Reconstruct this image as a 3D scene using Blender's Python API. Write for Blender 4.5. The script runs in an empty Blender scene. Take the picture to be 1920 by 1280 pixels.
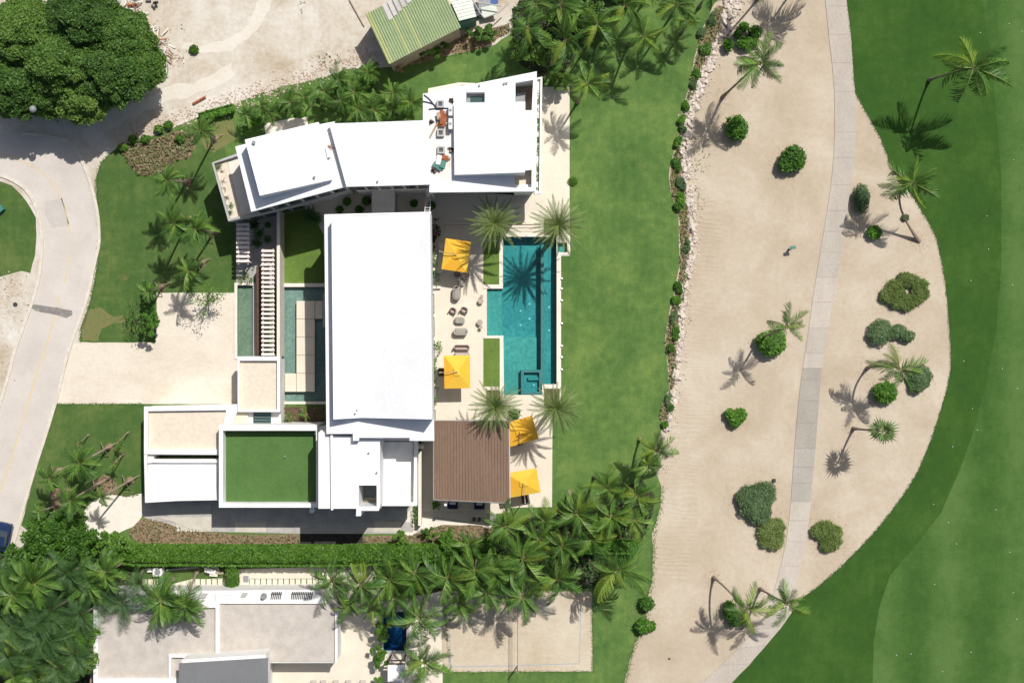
import bpy, bmesh, math, random
import numpy as np
from mathutils import Vector, Matrix, noise
from mathutils.geometry import tessellate_polygon

# ------------------------------------------------------------------ camera, sky, sun, exposure
SC = bpy.context.scene
COL = SC.collection
K, H = 20.0, 120.0            # photo pixels per metre on the ground, drone height
R = math.radians
cd = bpy.data.cameras.new('drone_camera'); cam = bpy.data.objects.new('drone_camera', cd)
COL.objects.link(cam); cam.location = (0, 0, H); cam.rotation_euler = (0, 0, 0)
cd.sensor_width = 36; cd.lens = 36 * H / (1920 / K); cd.clip_end = 2000; cd.clip_start = 1
SC.camera = cam
SUNX, SUNY = 0.379, 0.542     # towards the sun, per metre of height
SUN_EL = math.atan(1 / math.hypot(SUNX, SUNY))
wd = bpy.data.worlds.new('World'); SC.world = wd; wd.use_nodes = True
wn = wd.node_tree.nodes; wl = wd.node_tree.links
sky = wn.new('ShaderNodeTexSky'); sky.sky_type = 'NISHITA'; sky.sun_disc = False
sky.sun_elevation = SUN_EL; sky.sun_rotation = math.atan2(SUNX, SUNY)
wl.new(sky.outputs[0], wn['Background'].inputs[0]); wn['Background'].inputs[1].default_value = 0.068
sky.dust_density = 3.0; sky.ozone_density = 0.6
sd = bpy.data.lights.new('sun', 'SUN'); sun = bpy.data.objects.new('sun', sd); COL.objects.link(sun)
sd.energy = 4.1; sd.angle = R(0.5); sd.color = (1.0, 0.965, 0.91)
sun.rotation_euler = Vector((SUNX, SUNY, 1)).to_track_quat('Z', 'Y').to_euler(); sun.location = (30, 40, 90)
SC.view_settings.view_transform = 'Standard'; SC.view_settings.look = 'None'
SC.view_settings.exposure = 0.28; SC.view_settings.gamma = 1; SC.view_settings.use_curve_mapping = False
SC.render.engine = 'CYCLES'
SC.cycles.max_bounces = 6; SC.cycles.transparent_max_bounces = 12

rng = np.random.default_rng(7)
random.seed(7)

# ------------------------------------------------------------------ helpers
def P(x, y, z=0.0):
    s = (H - z) / H
    return ((x - 960) / K * s, (640 - y) / K * s, z)

def root_of(o):
    while o.parent: o = o.parent
    return o

def tag(o, label=None, cat=None, group=None, kind=None):
    if label: o['label'] = label
    if cat: o['category'] = cat
    if group: o['group'] = group
    if kind: o['kind'] = kind
    return o

def empty(name, x, y, label, cat, group=None, z=0.0, kind=None):
    o = bpy.data.objects.new(name, None); COL.objects.link(o)
    o.location = P(x, y, z); o.empty_display_size = 0.3
    return tag(o, label, cat, group, kind)

class MB:
    def __init__(s): s.v = []; s.f = []; s.mi = []; s.arr = []
    def add(s, vs, fs, mi=0):
        b = len(s.v); s.v.extend([tuple(p) for p in vs])
        for f in fs: s.f.append(tuple(b + i for i in f)); s.mi.append(mi)
    def prism(s, top, z0, z1=None, mi=0):
        # top: list of world xyz (z may vary) extruded straight down to z0
        n = len(top)
        t = [(p[0], p[1], p[2] if z1 is None else z1) for p in top]
        b = [(p[0], p[1], z0) for p in top]
        a = sum(t[i][0] * t[(i + 1) % n][1] - t[(i + 1) % n][0] * t[i][1] for i in range(n))
        if a < 0: t.reverse(); b.reverse()
        fs = [tuple(range(n)), tuple(range(2 * n - 1, n - 1, -1))]
        for i in range(n):
            j = (i + 1) % n; fs.append((j, i, n + i, n + j))
        s.add(t + b, fs, mi)
    def box(s, c, d, rz=0, mi=0, rx=0, ry=0):
        m = Matrix.Rotation(rz, 3, 'Z') @ Matrix.Rotation(ry, 3, 'Y') @ Matrix.Rotation(rx, 3, 'X')
        vs = [Vector(c) + m @ Vector((sx * d[0] / 2, sy * d[1] / 2, sz * d[2] / 2))
              for sz in (-1, 1) for sx, sy in ((-1, -1), (1, -1), (1, 1), (-1, 1))]
        s.add(vs, [(3, 2, 1, 0), (4, 5, 6, 7), (0, 1, 5, 4), (1, 2, 6, 5), (2, 3, 7, 6), (3, 0, 4, 7)], mi)
    def tube(s, pts, rad, n=8, cap=True, mi=0):
        pts = [Vector(p) for p in pts]; k = len(pts)
        if not hasattr(rad, '__len__'): rad = [rad] * k
        vs = []
        for i, p in enumerate(pts):
            t = (pts[min(i + 1, k - 1)] - pts[max(i - 1, 0)]).normalized()
            u = t.cross(Vector((0.3, 0.95, 0.1))).normalized(); w = t.cross(u)
            for j in range(n):
                a = 2 * math.pi * j / n; vs.append(p + (u * math.cos(a) + w * math.sin(a)) * rad[i])
        fs = [(i * n + j, i * n + (j + 1) % n, (i + 1) * n + (j + 1) % n, (i + 1) * n + j)
              for i in range(k - 1) for j in range(n)]
        if cap: fs += [tuple(range(n - 1, -1, -1)), tuple((k - 1) * n + j for j in range(n))]
        s.add(vs, fs, mi)
    def loft(s, rings, mi=0):
        n = len(rings[0]); k = len(rings)
        vs = [p for r in rings for p in r]
        fs = [(i * n + j, i * n + (j + 1) % n, (i + 1) * n + (j + 1) % n, (i + 1) * n + j)
              for i in range(k - 1) for j in range(n)]
        fs += [tuple(range(n - 1, -1, -1)), tuple((k - 1) * n + j for j in range(n))]
        s.add(vs, fs, mi)
    def ell(s, c, r, nu=12, nv=7, mi=0, jit=0.0):
        vs = [(c[0], c[1], c[2] - r[2])]
        for i in range(1, nv):
            th = math.pi * i / nv
            for j in range(nu):
                a = 2 * math.pi * j / nu; q = 1 + jit * random.uniform(-1, 1)
                vs.append((c[0] + r[0] * math.sin(th) * math.cos(a) * q, c[1] + r[1] * math.sin(th) * math.sin(a) * q,
                           c[2] - r[2] * math.cos(th) * q))
        vs.append((c[0], c[1], c[2] + r[2]))
        fs = [(0, 1 + (j + 1) % nu, 1 + j) for j in range(nu)]
        for i in range(nv - 2):
            for j in range(nu):
                a = 1 + i * nu + j; b = 1 + i * nu + (j + 1) % nu; fs.append((a, b, b + nu, a + nu))
        t = len(vs) - 1; o = 1 + (nv - 2) * nu
        fs += [(o + j, o + (j + 1) % nu, t) for j in range(nu)]
        s.add(vs, fs, mi)
    def leaves(s, c, size, up=0.6, thin=0.45, size_jit=0.4):
        # c: N x 3 centres -> rhombic leaf quads
        n = len(c)
        if n == 0: return
        nr = rng.normal(size=(n, 3)); nr[:, 2] = np.abs(nr[:, 2]) + up * 2
        nr /= np.linalg.norm(nr, axis=1)[:, None]
        a = rng.normal(size=(n, 3)); u = np.cross(nr, a); u /= np.linalg.norm(u, axis=1)[:, None]
        w = np.cross(nr, u)
        sz = size * (1 + size_jit * rng.uniform(-1, 1, n))[:, None]
        q = np.stack([c - u * sz, c - w * sz * thin, c + u * sz, c + w * sz * thin], 1)
        s.arr.append(q.reshape(-1, 3))
    def build(s, name, mat, parent=None, origin=None, smooth=False, autos=False, label=None):
        if parent is not None: o0 = root_of(parent).location
        elif origin is not None: o0 = Vector(origin)
        else:
            allv = np.array(s.v) if s.v else s.arr[0]
            o0 = Vector(((allv[:, 0].min() + allv[:, 0].max()) / 2, (allv[:, 1].min() + allv[:, 1].max()) / 2, allv[:, 2].min()))
        base = np.array(s.v, dtype=float).reshape(-1, 3)
        nb = len(base)
        extra = np.concatenate(s.arr) if s.arr else np.zeros((0, 3))
        V = np.concatenate([base, extra]) - np.array(o0)
        me = bpy.data.meshes.new(name)
        nq = len(extra) // 4
        lens = [len(f) for f in s.f]
        loops = np.array([i for f in s.f for i in f] , dtype=np.int32)
        loops = np.concatenate([loops, np.arange(nb, nb + nq * 4, dtype=np.int32)]).astype(np.int32)
        starts = np.concatenate([np.cumsum([0] + lens)[:-1] if lens else np.zeros(0), sum(lens) + np.arange(nq) * 4]).astype(np.int32)
        me.vertices.add(len(V)); me.vertices.foreach_set('co', V.astype(np.float32).ravel())
        me.loops.add(len(loops)); me.loops.foreach_set('vertex_index', loops)
        me.polygons.add(len(starts)); me.polygons.foreach_set('loop_start', starts)
        ms = mat if isinstance(mat, (list, tuple)) else [mat]
        for m in ms: me.materials.append(m)
        mi = np.concatenate([np.array(s.mi, dtype=np.int32), np.full(nq, s.leafmi if hasattr(s, 'leafmi') else 0, np.int32)]).astype(np.int32)
        me.polygons.foreach_set('material_index', mi)
        me.polygons.foreach_set('use_smooth', np.full(len(starts), bool(smooth)))
        me.update(calc_edges=True); me.validate()
        o = bpy.data.objects.new(name, me); COL.objects.link(o)
        if parent is not None: o.parent = parent
        else: o.location = o0
        if label: o['label'] = label
        return o

def inst(name, me, parent, loc_world, rot=(0, 0, 0), scale=(1, 1, 1)):
    o = bpy.data.objects.new(name, me); COL.objects.link(o)
    if parent is not None:
        o.parent = parent; o.location = Vector(loc_world) - root_of(parent).location
    else: o.location = loc_world
    o.rotation_euler = rot; o.scale = scale
    return o

def mesh_only(mb, name, mats, smooth=False):
    o = mb.build(name, mats, origin=(0, 0, 0), smooth=smooth); me = o.data
    bpy.data.objects.remove(o); return me

def poly(pts, z): return [P(x, y, z) for x, y in pts]
def rect(x0, y0, x1, y1): return [(x0, y0), (x1, y0), (x1, y1), (x0, y1)]

def ragged(pts, amp=0.12, step=0.6, seed=0, f=0.9):
    """world xy polygon, edges subdivided and pushed about by noise"""
    out = []; n = len(pts)
    for i in range(n):
        a = Vector(pts[i][:2]); b = Vector(pts[(i + 1) % n][:2]); L = (b - a).length
        if L > 100: k = 1
        else: k = max(1, int(L / step))
        for j in range(k):
            p = a.lerp(b, j / k)
            q = noise.noise_vector(Vector((p.x * f, p.y * f, seed))) + 0.5 * noise.noise_vector(Vector((p.x * f * 3, p.y * f * 3, seed + 9)))
            out.append((p.x + q.x * amp, p.y + q.y * amp) if k > 1 else (p.x, p.y))
    return out

def smoothpoly(pts, it=2, closed=False):
    for _ in range(it):
        q = []; n = len(pts); m = n if closed else n - 1
        if not closed: q.append(pts[0])
        for i in range(m):
            a = pts[i]; b = pts[(i + 1) % n]
            q.append((a[0] * .75 + b[0] * .25, a[1] * .75 + b[1] * .25)); q.append((a[0] * .25 + b[0] * .75, a[1] * .25 + b[1] * .75))
        if not closed: q.append(pts[-1])
        pts = q
    return pts

def sheet(name, mat, outer, z, holes=(), parent=None, thick=0.0):
    """flat sheet (world xy polygons) with holes"""
    rings = [[Vector((p[0], p[1], 0)) for p in outer]] + [[Vector((p[0], p[1], 0)) for p in h] for h in holes]
    tris = tessellate_polygon(rings)
    vs = [(p.x, p.y, z) for r in rings for p in r]
    fs = []
    for t in tris:
        a, b, c = [Vector(vs[i]) for i in t]
        if (b - a).cross(c - a).z < 0: t = (t[0], t[2], t[1])
        fs.append(t)
    mb = MB(); mb.add(vs, fs)
    if thick:
        k = 0
        for ri, r in enumerate(rings):
            n = len(r); a = sum(r[i].x * r[(i + 1) % n].y - r[(i + 1) % n].x * r[i].y for i in range(n))
            ccw = (a > 0) == (ri == 0)
            for i in range(n):
                j = (i + 1) % n; p, q = r[i], r[j]
                f = [(p.x, p.y, z), (p.x, p.y, z - thick), (q.x, q.y, z - thick), (q.x, q.y, z)]
                mb.add(f, [(0, 1, 2, 3) if ccw else (3, 2, 1, 0)])
            k += n
        vs2 = [(p[0], p[1], z - thick) for p in vs]
        mb.add(vs2, [tuple(reversed(f)) for f in fs])
    return mb.build(name, mat, parent, origin=None if parent is not None else (0, 0, 0))

def gsheet(name, mat, pts, z, amp=0.0, holes=(), kind='structure', seed=0, step=0.6, smooth=0):
    if smooth: pts = smoothpoly(pts, smooth, True)
    w = [P(x, y, 0)[:2] for x, y in pts]
    if amp: w = ragged(w, amp, step, seed)
    hs = [[P(x, y, 0)[:2] for x, y in h] for h in holes]
    o = sheet(name, mat, w, z, hs); o['kind'] = kind
    return o

def blk(name, mat, par, pts, z1, z0=0.0, label=None, bev=0.0):
    mb = MB(); mb.prism([P(p[0], p[1], p[2] if len(p) > 2 else z1) for p in pts], z0)
    o = mb.build(name, mat, par, label=label)
    return o

def ring(name, mat, par, outer, inner, z1, z0, zi=None):
    mb = MB(); n = len(outer)
    zi = z0 if zi is None else zi
    O = [P(x, y, z1) for x, y in outer]; I = [P(x, y, z1) for x, y in inner]
    for i in range(n):
        j = (i + 1) % n
        a, b, c, d = O[i], O[j], I[j], I[i]
        lo = lambda p, z: (p[0], p[1], z)
        mb.add([a, b, c, d, lo(a, z0), lo(b, z0), lo(c, zi), lo(d, zi)],
               [(0, 3, 2, 1), (0, 1, 5, 4), (2, 3, 7, 6)])
    return mb.build(name, mat, par)

def inpoly(pts, xy):
    x, y = xy[:, 0], xy[:, 1]; r = np.zeros(len(xy), bool); n = len(pts); j = n - 1
    for i in range(n):
        xi, yi = pts[i][:2]; xj, yj = pts[j][:2]
        c = ((yi > y) != (yj > y)) & (x < (xj - xi) * (y - yi) / (yj - yi + 1e-12) + xi)
        r ^= c; j = i
    return r

def scatter(pts, n):
    a = np.array([p[:2] for p in pts]); lo = a.min(0); hi = a.max(0)
    q = rng.uniform(lo, hi, (int(n), 2)); return q[inpoly(pts, q)]

ORD = ['first', 'second', 'third', 'fourth', 'fifth', 'sixth', 'seventh', 'eighth', 'ninth', 'tenth', 'eleventh', 'twelfth', 'thirteenth', 'fourteenth', 'fifteenth', 'sixteenth', 'seventeenth', 'eighteenth', 'nineteenth', 'twentieth', 'twenty-first', 'twenty-second', 'twenty-third', 'twenty-fourth', 'twenty-fifth', 'twenty-sixth', 'twenty-seventh', 'twenty-eighth', 'twenty-ninth', 'thirtieth', 'thirty-first']
# ------------------------------------------------------------------ materials
MATS = {}
def nodes(name):
    m = bpy.data.materials.new(name); m.use_nodes = True
    nt = m.node_tree; b = nt.nodes['Principled BSDF']; MATS[name] = m
    return m, nt, b
def nz(nt, scale, detail=4, rough=0.55, vec=None, dist=0.0):
    n = nt.nodes.new('ShaderNodeTexNoise'); n.inputs['Scale'].default_value = scale
    n.inputs['Detail'].default_value = detail; n.inputs['Roughness'].default_value = rough
    n.inputs['Distortion'].default_value = dist
    if vec is not None: nt.links.new(vec, n.inputs['Vector'])
    return n.outputs['Fac']
def ramp(nt, fac, stops):
    r = nt.nodes.new('ShaderNodeValToRGB'); nt.links.new(fac, r.inputs[0]); e = r.color_ramp.elements
    while len(e) < len(stops): e.new(0.5)
    for i, (p, c) in enumerate(stops):
        e[i].position = p; e[i].color = (*c, 1) if len(c) == 3 else c
    return r.outputs[0]
def mix(nt, a, b, fac, mode='MIX'):
    m = nt.nodes.new('ShaderNodeMix'); m.data_type = 'RGBA'; m.blend_type = mode
    for s, v in ((m.inputs[6], a), (m.inputs[7], b), (m.inputs[0], fac)):
        if hasattr(v, 'is_linked') or hasattr(v, 'links'): nt.links.new(v, s)
        elif isinstance(v, (int, float)): s.default_value = v
        else: s.default_value = (*v, 1)
    return m.outputs[2]
def worldpos(nt, sx=1, sy=1, sz=1, rot=0.0):
    g = nt.nodes.new('ShaderNodeNewGeometry'); m = nt.nodes.new('ShaderNodeMapping')
    m.inputs['Scale'].default_value = (sx, sy, sz); m.inputs['Rotation'].default_value = (0, 0, rot)
    nt.links.new(g.outputs['Position'], m.inputs['Vector']); return m.outputs[0]
def bumpn(nt, b, h, strength, dist=0.05):
    n = nt.nodes.new('ShaderNodeBump'); n.inputs['Strength'].default_value = strength
    n.inputs['Distance'].default_value = dist; nt.links.new(h, n.inputs['Height'])
    nt.links.new(n.outputs[0], b.inputs['Normal'])
def add(nt, a, b, op='ADD'):
    m = nt.nodes.new('ShaderNodeMath'); m.operation = op
    for s, v in ((m.inputs[0], a), (m.inputs[1], b)):
        if isinstance(v, (int, float)): s.default_value = v
        else: nt.links.new(v, s)
    return m.outputs[0]

def plain(name, c, c2=None, scale=1.5, rough=0.7, bump=0.15, fine=18, metallic=0.0, spec=0.4, dirt=None, sx=1, sy=1):
    m, nt, b = nodes(name)
    v = worldpos(nt, sx, sy)
    c2 = c2 or tuple(x * 0.85 for x in c)
    f = nz(nt, scale, 5, 0.6, v)
    col = ramp(nt, f, [(0.32, c2), (0.68, c)])
    g = nz(nt, fine, 3, 0.6, v)
    col = mix(nt, col, ramp(nt, g, [(0.3, (0.86, 0.86, 0.86)), (0.7, (1.06, 1.06, 1.06))]), 1.0, 'MULTIPLY')
    if dirt:
        d = nz(nt, 0.45, 6, 0.7, v)
        col = mix(nt, col, dirt, ramp(nt, d, [(0.56, (0, 0, 0)), (0.72, (0.6, 0.6, 0.6))]))
    nt.links.new(col, b.inputs['Base Color'])
    b.inputs['Roughness'].default_value = rough; b.inputs['Metallic'].default_value = metallic
    b.inputs['Specular IOR Level'].default_value = spec
    if bump: bumpn(nt, b, g, bump, 0.02)
    return m

def lawn_mat(name, dark, mid, light, stripes=0.0, dry=None, stripe_scale=0.3, sky_x=1, blot=0.22):
    m, nt, b = nodes(name)
    v = worldpos(nt); vs = worldpos(nt, 3.2, 0.35)
    big = nz(nt, blot, 5, 0.62, v); med = nz(nt, 1.3, 6, 0.7, v); fine = nz(nt, 9, 5, 0.8, v)
    st = nz(nt, 0.8, 4, 0.6, vs)
    f = add(nt, add(nt, add(nt, big, 0.42, 'MULTIPLY'), add(nt, med, 0.28, 'MULTIPLY')), add(nt, add(nt, fine, 0.2, 'MULTIPLY'), add(nt, st, 0.10, 'MULTIPLY')))
    if stripes:
        w = nt.nodes.new('ShaderNodeTexWave'); w.inputs['Scale'].default_value = stripe_scale
        w.inputs['Distortion'].default_value = 3.5; w.inputs['Detail'].default_value = 3; w.inputs['Detail Scale'].default_value = 0.25
        w.bands_direction = 'X'; nt.links.new(worldpos(nt, 1, 0.25, 1), w.inputs['Vector'])
        f = add(nt, f, add(nt, add(nt, w.outputs['Fac'], -0.5), stripes, 'MULTIPLY'))
    col = ramp(nt, f, [(0.38, dark), (0.5, mid), (0.62, light)])
    if dry:
        d = nz(nt, 0.33, 6, 0.75, worldpos(nt, 1, 1, 1, 0.7))
        col = mix(nt, col, dry, ramp(nt, d, [(0.60, (0, 0, 0)), (0.75, (0.45, 0.45, 0.45))]))
    sp = nz(nt, 26, 2, 0.6, v)
    col = mix(nt, col, ramp(nt, sp, [(0.3, (0.7, 0.72, 0.7)), (0.7, (1.25, 1.22, 1.2))]), 1.0, 'MULTIPLY')
    nt.links.new(col, b.inputs['Base Color']); b.inputs['Roughness'].default_value = 0.95
    b.inputs['Specular IOR Level'].default_value = 0.1
    bumpn(nt, b, add(nt, fine, sp), 0.5, 0.05)
    return m

def sand_mat(name, a, bcol, c, ripple=0.0, spots=None):
    m, nt, b = nodes(name); v = worldpos(nt)
    f = nz(nt, 0.16, 7, 0.62, v, 0.4); g = nz(nt, 2.2, 6, 0.7, v); h = nz(nt, 30, 2, 0.5, v)
    col = ramp(nt, add(nt, add(nt, f, 0.72, 'MULTIPLY'), add(nt, g, 0.28, 'MULTIPLY')), [(0.36, a), (0.5, bcol), (0.62, c)])
    col = mix(nt, col, ramp(nt, h, [(0.3, (0.9, 0.9, 0.9)), (0.7, (1.07, 1.07, 1.07))]), 1.0, 'MULTIPLY')
    if spots:
        s = nz(nt, 0.9, 8, 0.8, v); msk = nz(nt, 0.12, 3, 0.5, v)
        k = add(nt, s, add(nt, msk, 0.5, 'MULTIPLY'))
        col = mix(nt, col, spots, ramp(nt, k, [(0.86, (0, 0, 0)), (0.95, (0.6, 0.6, 0.6))]))
    nt.links.new(col, b.inputs['Base Color']); b.inputs['Roughness'].default_value = 0.95
    b.inputs['Specular IOR Level'].default_value = 0.15
    ht = add(nt, add(nt, g, 0.5, 'MULTIPLY'), add(nt, h, 0.25, 'MULTIPLY'))
    if ripple:
        w = nt.nodes.new('ShaderNodeTexWave'); w.inputs['Scale'].default_value = 0.75; w.bands_direction = 'Y'
        w.inputs['Distortion'].default_value = 14; w.inputs['Detail'].default_value = 3; w.inputs['Detail Scale'].default_value = 0.5
        nt.links.new(worldpos(nt, 0.5, 1, 1, 0.12), w.inputs['Vector'])
        ms = ramp(nt, nz(nt, 0.12, 3, 0.6, v), [(0.36, (0, 0, 0)), (0.60, (1, 1, 1))])
        ht = add(nt, ht, add(nt, add(nt, w.outputs['Fac'], ripple, 'MULTIPLY'), ms, 'MULTIPLY'))
    bumpn(nt, b, ht, 0.55, 0.10)
    return m

def leaf_mat(name, cols, trans=0.25, rough=0.5, obj=True, spread=1.0):
    m, nt, b = nodes(name)
    g = nt.nodes.new('ShaderNodeNewGeometry'); oi = nt.nodes.new('ShaderNodeObjectInfo')
    f = g.outputs['Random Per Island']
    if obj: f = add(nt, add(nt, f, 0.5, 'MULTIPLY'), add(nt, oi.outputs['Random'], 0.5, 'MULTIPLY'))
    n = nz(nt, 0.8, 3, 0.6, worldpos(nt))
    f = add(nt, add(nt, f, 0.55, 'MULTIPLY'), add(nt, n, 0.45, 'MULTIPLY'))
    k = len(cols)
    col = ramp(nt, f, [(0.25 + 0.5 * i / (k - 1), c) for i, c in enumerate(cols)])
    nt.links.new(col, b.inputs['Base Color']); b.inputs['Roughness'].default_value = rough
    b.inputs['Specular IOR Level'].default_value = 0.3
    if trans:
        t = nt.nodes.new('ShaderNodeBsdfTranslucent'); mx = nt.nodes.new('ShaderNodeMixShader')
        br = mix(nt, col, (1.25, 1.35, 0.8), 1.0, 'MULTIPLY')
        nt.links.new(br, t.inputs[0]); mx.inputs[0].default_value = trans
        nt.links.new(b.outputs[0], mx.inputs[1]); nt.links.new(t.outputs[0], mx.inputs[2])
        nt.links.new(mx.outputs[0], nt.nodes['Material Output'].inputs['Surface'])
    return m

def glass_mat(name, tint, rough=0.05):
    m, nt, b = nodes(name)
    b.inputs['Base Color'].default_value = (*tint, 1); b.inputs['Roughness'].default_value = rough
    b.inputs['Specular IOR Level'].default_value = 0.8
    return m

def water_mat(name, tint, bscale=3.0, bstr=0.25):
    m, nt, b = nodes(name); out = nt.nodes['Material Output']
    tr = nt.nodes.new('ShaderNodeBsdfTransparent'); tr.inputs[0].default_value = (*tint, 1)
    gl = nt.nodes.new('ShaderNodeBsdfGlossy'); gl.inputs['Roughness'].default_value = 0.08
    fr = nt.nodes.new('ShaderNodeFresnel'); fr.inputs[0].default_value = 1.33
    mx = nt.nodes.new('ShaderNodeMixShader')
    bp = nt.nodes.new('ShaderNodeBump'); bp.inputs['Strength'].default_value = bstr; bp.inputs['Distance'].default_value = 0.05
    nt.links.new(nz(nt, bscale, 4, 0.6, worldpos(nt)), bp.inputs['Height'])
    nt.links.new(bp.outputs[0], gl.inputs['Normal']); nt.links.new(bp.outputs[0], fr.inputs['Normal'])
    nt.links.new(fr.outputs[0], mx.inputs[0]); nt.links.new(tr.outputs[0], mx.inputs[1]); nt.links.new(gl.outputs[0], mx.inputs[2])
    nt.links.new(mx.outputs[0], out.inputs['Surface'])
    return m

def tile_mat(name, a, bcol, scale=4.0, caustic=0.3):
    m, nt, b = nodes(name); v = worldpos(nt)
    vo = nt.nodes.new('ShaderNodeTexVoronoi'); vo.inputs['Scale'].default_value = scale; nt.links.new(v, vo.inputs['Vector'])
    f = add(nt, add(nt, vo.outputs['Distance'], 0.25, 'MULTIPLY'), add(nt, nz(nt, 3, 4, 0.6, v), 0.8, 'MULTIPLY'))
    col = ramp(nt, f, [(0.35, a), (0.8, bcol)])
    big = nz(nt, 0.35, 4, 0.6, v)
    col = mix(nt, col, ramp(nt, big, [(0.3, (0.8, 0.85, 0.85)), (0.7, (1.15, 1.1, 1.1))]), 1.0, 'MULTIPLY')
    nt.links.new(col, b.inputs['Base Color']); b.inputs['Roughness'].default_value = 0.6
    return m

WHITE = plain('white_roof_coating', (0.76, 0.765, 0.775), (0.68, 0.69, 0.705), 0.35, 0.55, 0.04, 9, spec=0.3, dirt=(0.66, 0.655, 0.64))
WALLW = plain('white_render', (0.78, 0.77, 0.75), (0.70, 0.69, 0.665), 0.6, 0.75, 0.08, 12, dirt=(0.55, 0.52, 0.47))
OLDW = plain('weathered_white_roof', (0.74, 0.72, 0.69), (0.60, 0.56, 0.50), 0.9, 0.8, 0.1, 10, dirt=(0.50, 0.43, 0.34))
GREYW = plain('pale_grey_render', (0.42, 0.42, 0.41), (0.34, 0.34, 0.33), 0.7, 0.75, 0.1, 12)
CREAM = plain('cream_stone_paving', (0.66, 0.60, 0.495), (0.60, 0.54, 0.44), 0.5, 0.75, 0.08, 14, dirt=(0.52, 0.46, 0.37))
CREAMW = plain('cream_stone_coping', (0.70, 0.655, 0.57), (0.62, 0.57, 0.49), 1.2, 0.7, 0.08, 14)
DRIVE = sand_mat('driveway_pale_concrete', (0.52, 0.46, 0.37), (0.60, 0.54, 0.45), (0.66, 0.60, 0.51), 0.07)
GRAVEL = plain('cream_roof_gravel', (0.66, 0.585, 0.475), (0.57, 0.50, 0.40), 3, 0.95, 0.7, 22)
GRAVEL2 = plain('grey_roof_gravel', (0.498, 0.456, 0.408), (0.408, 0.371, 0.329), 1.2, 0.95, 0.8, 16, dirt=(0.382, 0.350, 0.307))
CONC = plain('grey_concrete', (0.450, 0.427, 0.398), (0.315, 0.300, 0.285), 0.7, 0.85, 0.2, 10, dirt=(0.195, 0.180, 0.165))
CONCL = plain('light_concrete', (0.54, 0.50, 0.43), (0.46, 0.42, 0.35), 0.9, 0.85, 0.15, 10, dirt=(0.36, 0.31, 0.24))
ROAD = plain('road_concrete', (0.545, 0.50, 0.455), (0.47, 0.43, 0.39), 0.35, 0.9, 0.15, 12, dirt=(0.40, 0.36, 0.32))
ROADG = plain('worn_grey_concrete', (0.475, 0.44, 0.405), (0.42, 0.39, 0.36), 0.6, 0.9, 0.15, 12)
PATHA = plain('path_concrete', (0.430, 0.387, 0.332), (0.370, 0.332, 0.284), 0.6, 0.9, 0.15, 12, sy=0.4)
PATHB = plain('path_concrete_worn', (0.347, 0.319, 0.273), (0.289, 0.262, 0.224), 0.6, 0.9, 0.2, 12, sy=0.4)
PATHD = plain('path_concrete_half_worn', (0.375, 0.345, 0.30), (0.32, 0.295, 0.255), 0.6, 0.9, 0.15, 12, sy=0.4)
PATHC = plain('path_concrete_pale', (0.464, 0.421, 0.364), (0.413, 0.365, 0.312), 0.6, 0.9, 0.15, 12, sy=0.4)
SLATM = plain('blush_white_slat', (0.74, 0.66, 0.62), (0.66, 0.57, 0.53), 1.5, 0.7, 0.08, 12)
KERB = plain('kerb_concrete', (0.62, 0.57, 0.50), (0.5, 0.45, 0.38), 2, 0.85, 0.1, 10)
SAND = sand_mat('waste_area_sand', (0.379, 0.313, 0.228), (0.437, 0.366, 0.278), (0.490, 0.428, 0.341), 0.0)
SANDR = sand_mat('raked_sand', (0.379, 0.313, 0.228), (0.437, 0.366, 0.278), (0.490, 0.428, 0.341)  , 0.28)
DIRT = sand_mat('limestone_dirt', (0.37, 0.30, 0.215), (0.50, 0.455, 0.385), (0.60, 0.575, 0.535), 0.0, spots=(0.36, 0.27, 0.19))
DIRTP = sand_mat('packed_pale_track', (0.53, 0.48, 0.40), (0.58, 0.54, 0.47), (0.62, 0.60, 0.55), 0.0)
DRYG = lawn_mat('dry_lawn_patch', (0.075, 0.12, 0.035), (0.17, 0.165, 0.07), (0.09, 0.15, 0.04))
COURTS = sand_mat('court_sand', (0.42, 0.34, 0.235), (0.48, 0.41, 0.31), (0.53, 0.47, 0.37), 0.1)
LAWN = lawn_mat('estate_lawn', (0.048, 0.107, 0.028), (0.087, 0.159, 0.042), (0.152, 0.224, 0.059), dry=(0.231, 0.197, 0.086))
LAWNW = lawn_mat('patchy_lawn', (0.041, 0.088, 0.023), (0.065, 0.119, 0.032), (0.121, 0.161, 0.049), dry=(0.323, 0.198, 0.103))
FAIR = lawn_mat('fairway_rough', (0.027, 0.069, 0.014), (0.036, 0.089, 0.016), (0.055, 0.114, 0.023), stripes=0.0)
FAIR2 = lawn_mat('fairway_mown', (0.038, 0.094, 0.020), (0.057, 0.121, 0.028), (0.081, 0.149, 0.041), stripes=0.17, stripe_scale=0.05)
TURF = lawn_mat('artificial_turf', (0.064, 0.130, 0.038), (0.078, 0.152, 0.045), (0.092, 0.172, 0.054))
COURTL = lawn_mat('court_lawn', (0.077, 0.133, 0.030), (0.110, 0.180, 0.040), (0.154, 0.228, 0.050))
SOIL = plain('planting_soil', (0.13, 0.085, 0.055), (0.07, 0.045, 0.03), 3, 0.95, 0.6, 12)
USOIL = plain('shade_darkened_mulch', (0.055, 0.050, 0.026), (0.028, 0.028, 0.014), 2, 0.95, 0.6, 10)  # mulch tone darkened to paint the black shade gaps under the palms
MULCH = plain('dry_mulch', (0.27, 0.20, 0.125), (0.16, 0.105, 0.065), 3, 0.95, 0.7, 9)
POOLT = tile_mat('pool_mosaic', (0.072, 0.234, 0.236), (0.176, 0.390, 0.380))
POOLG = tile_mat('pool_shelf_mosaic', (0.14, 0.30, 0.26), (0.28, 0.46, 0.40))
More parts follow.
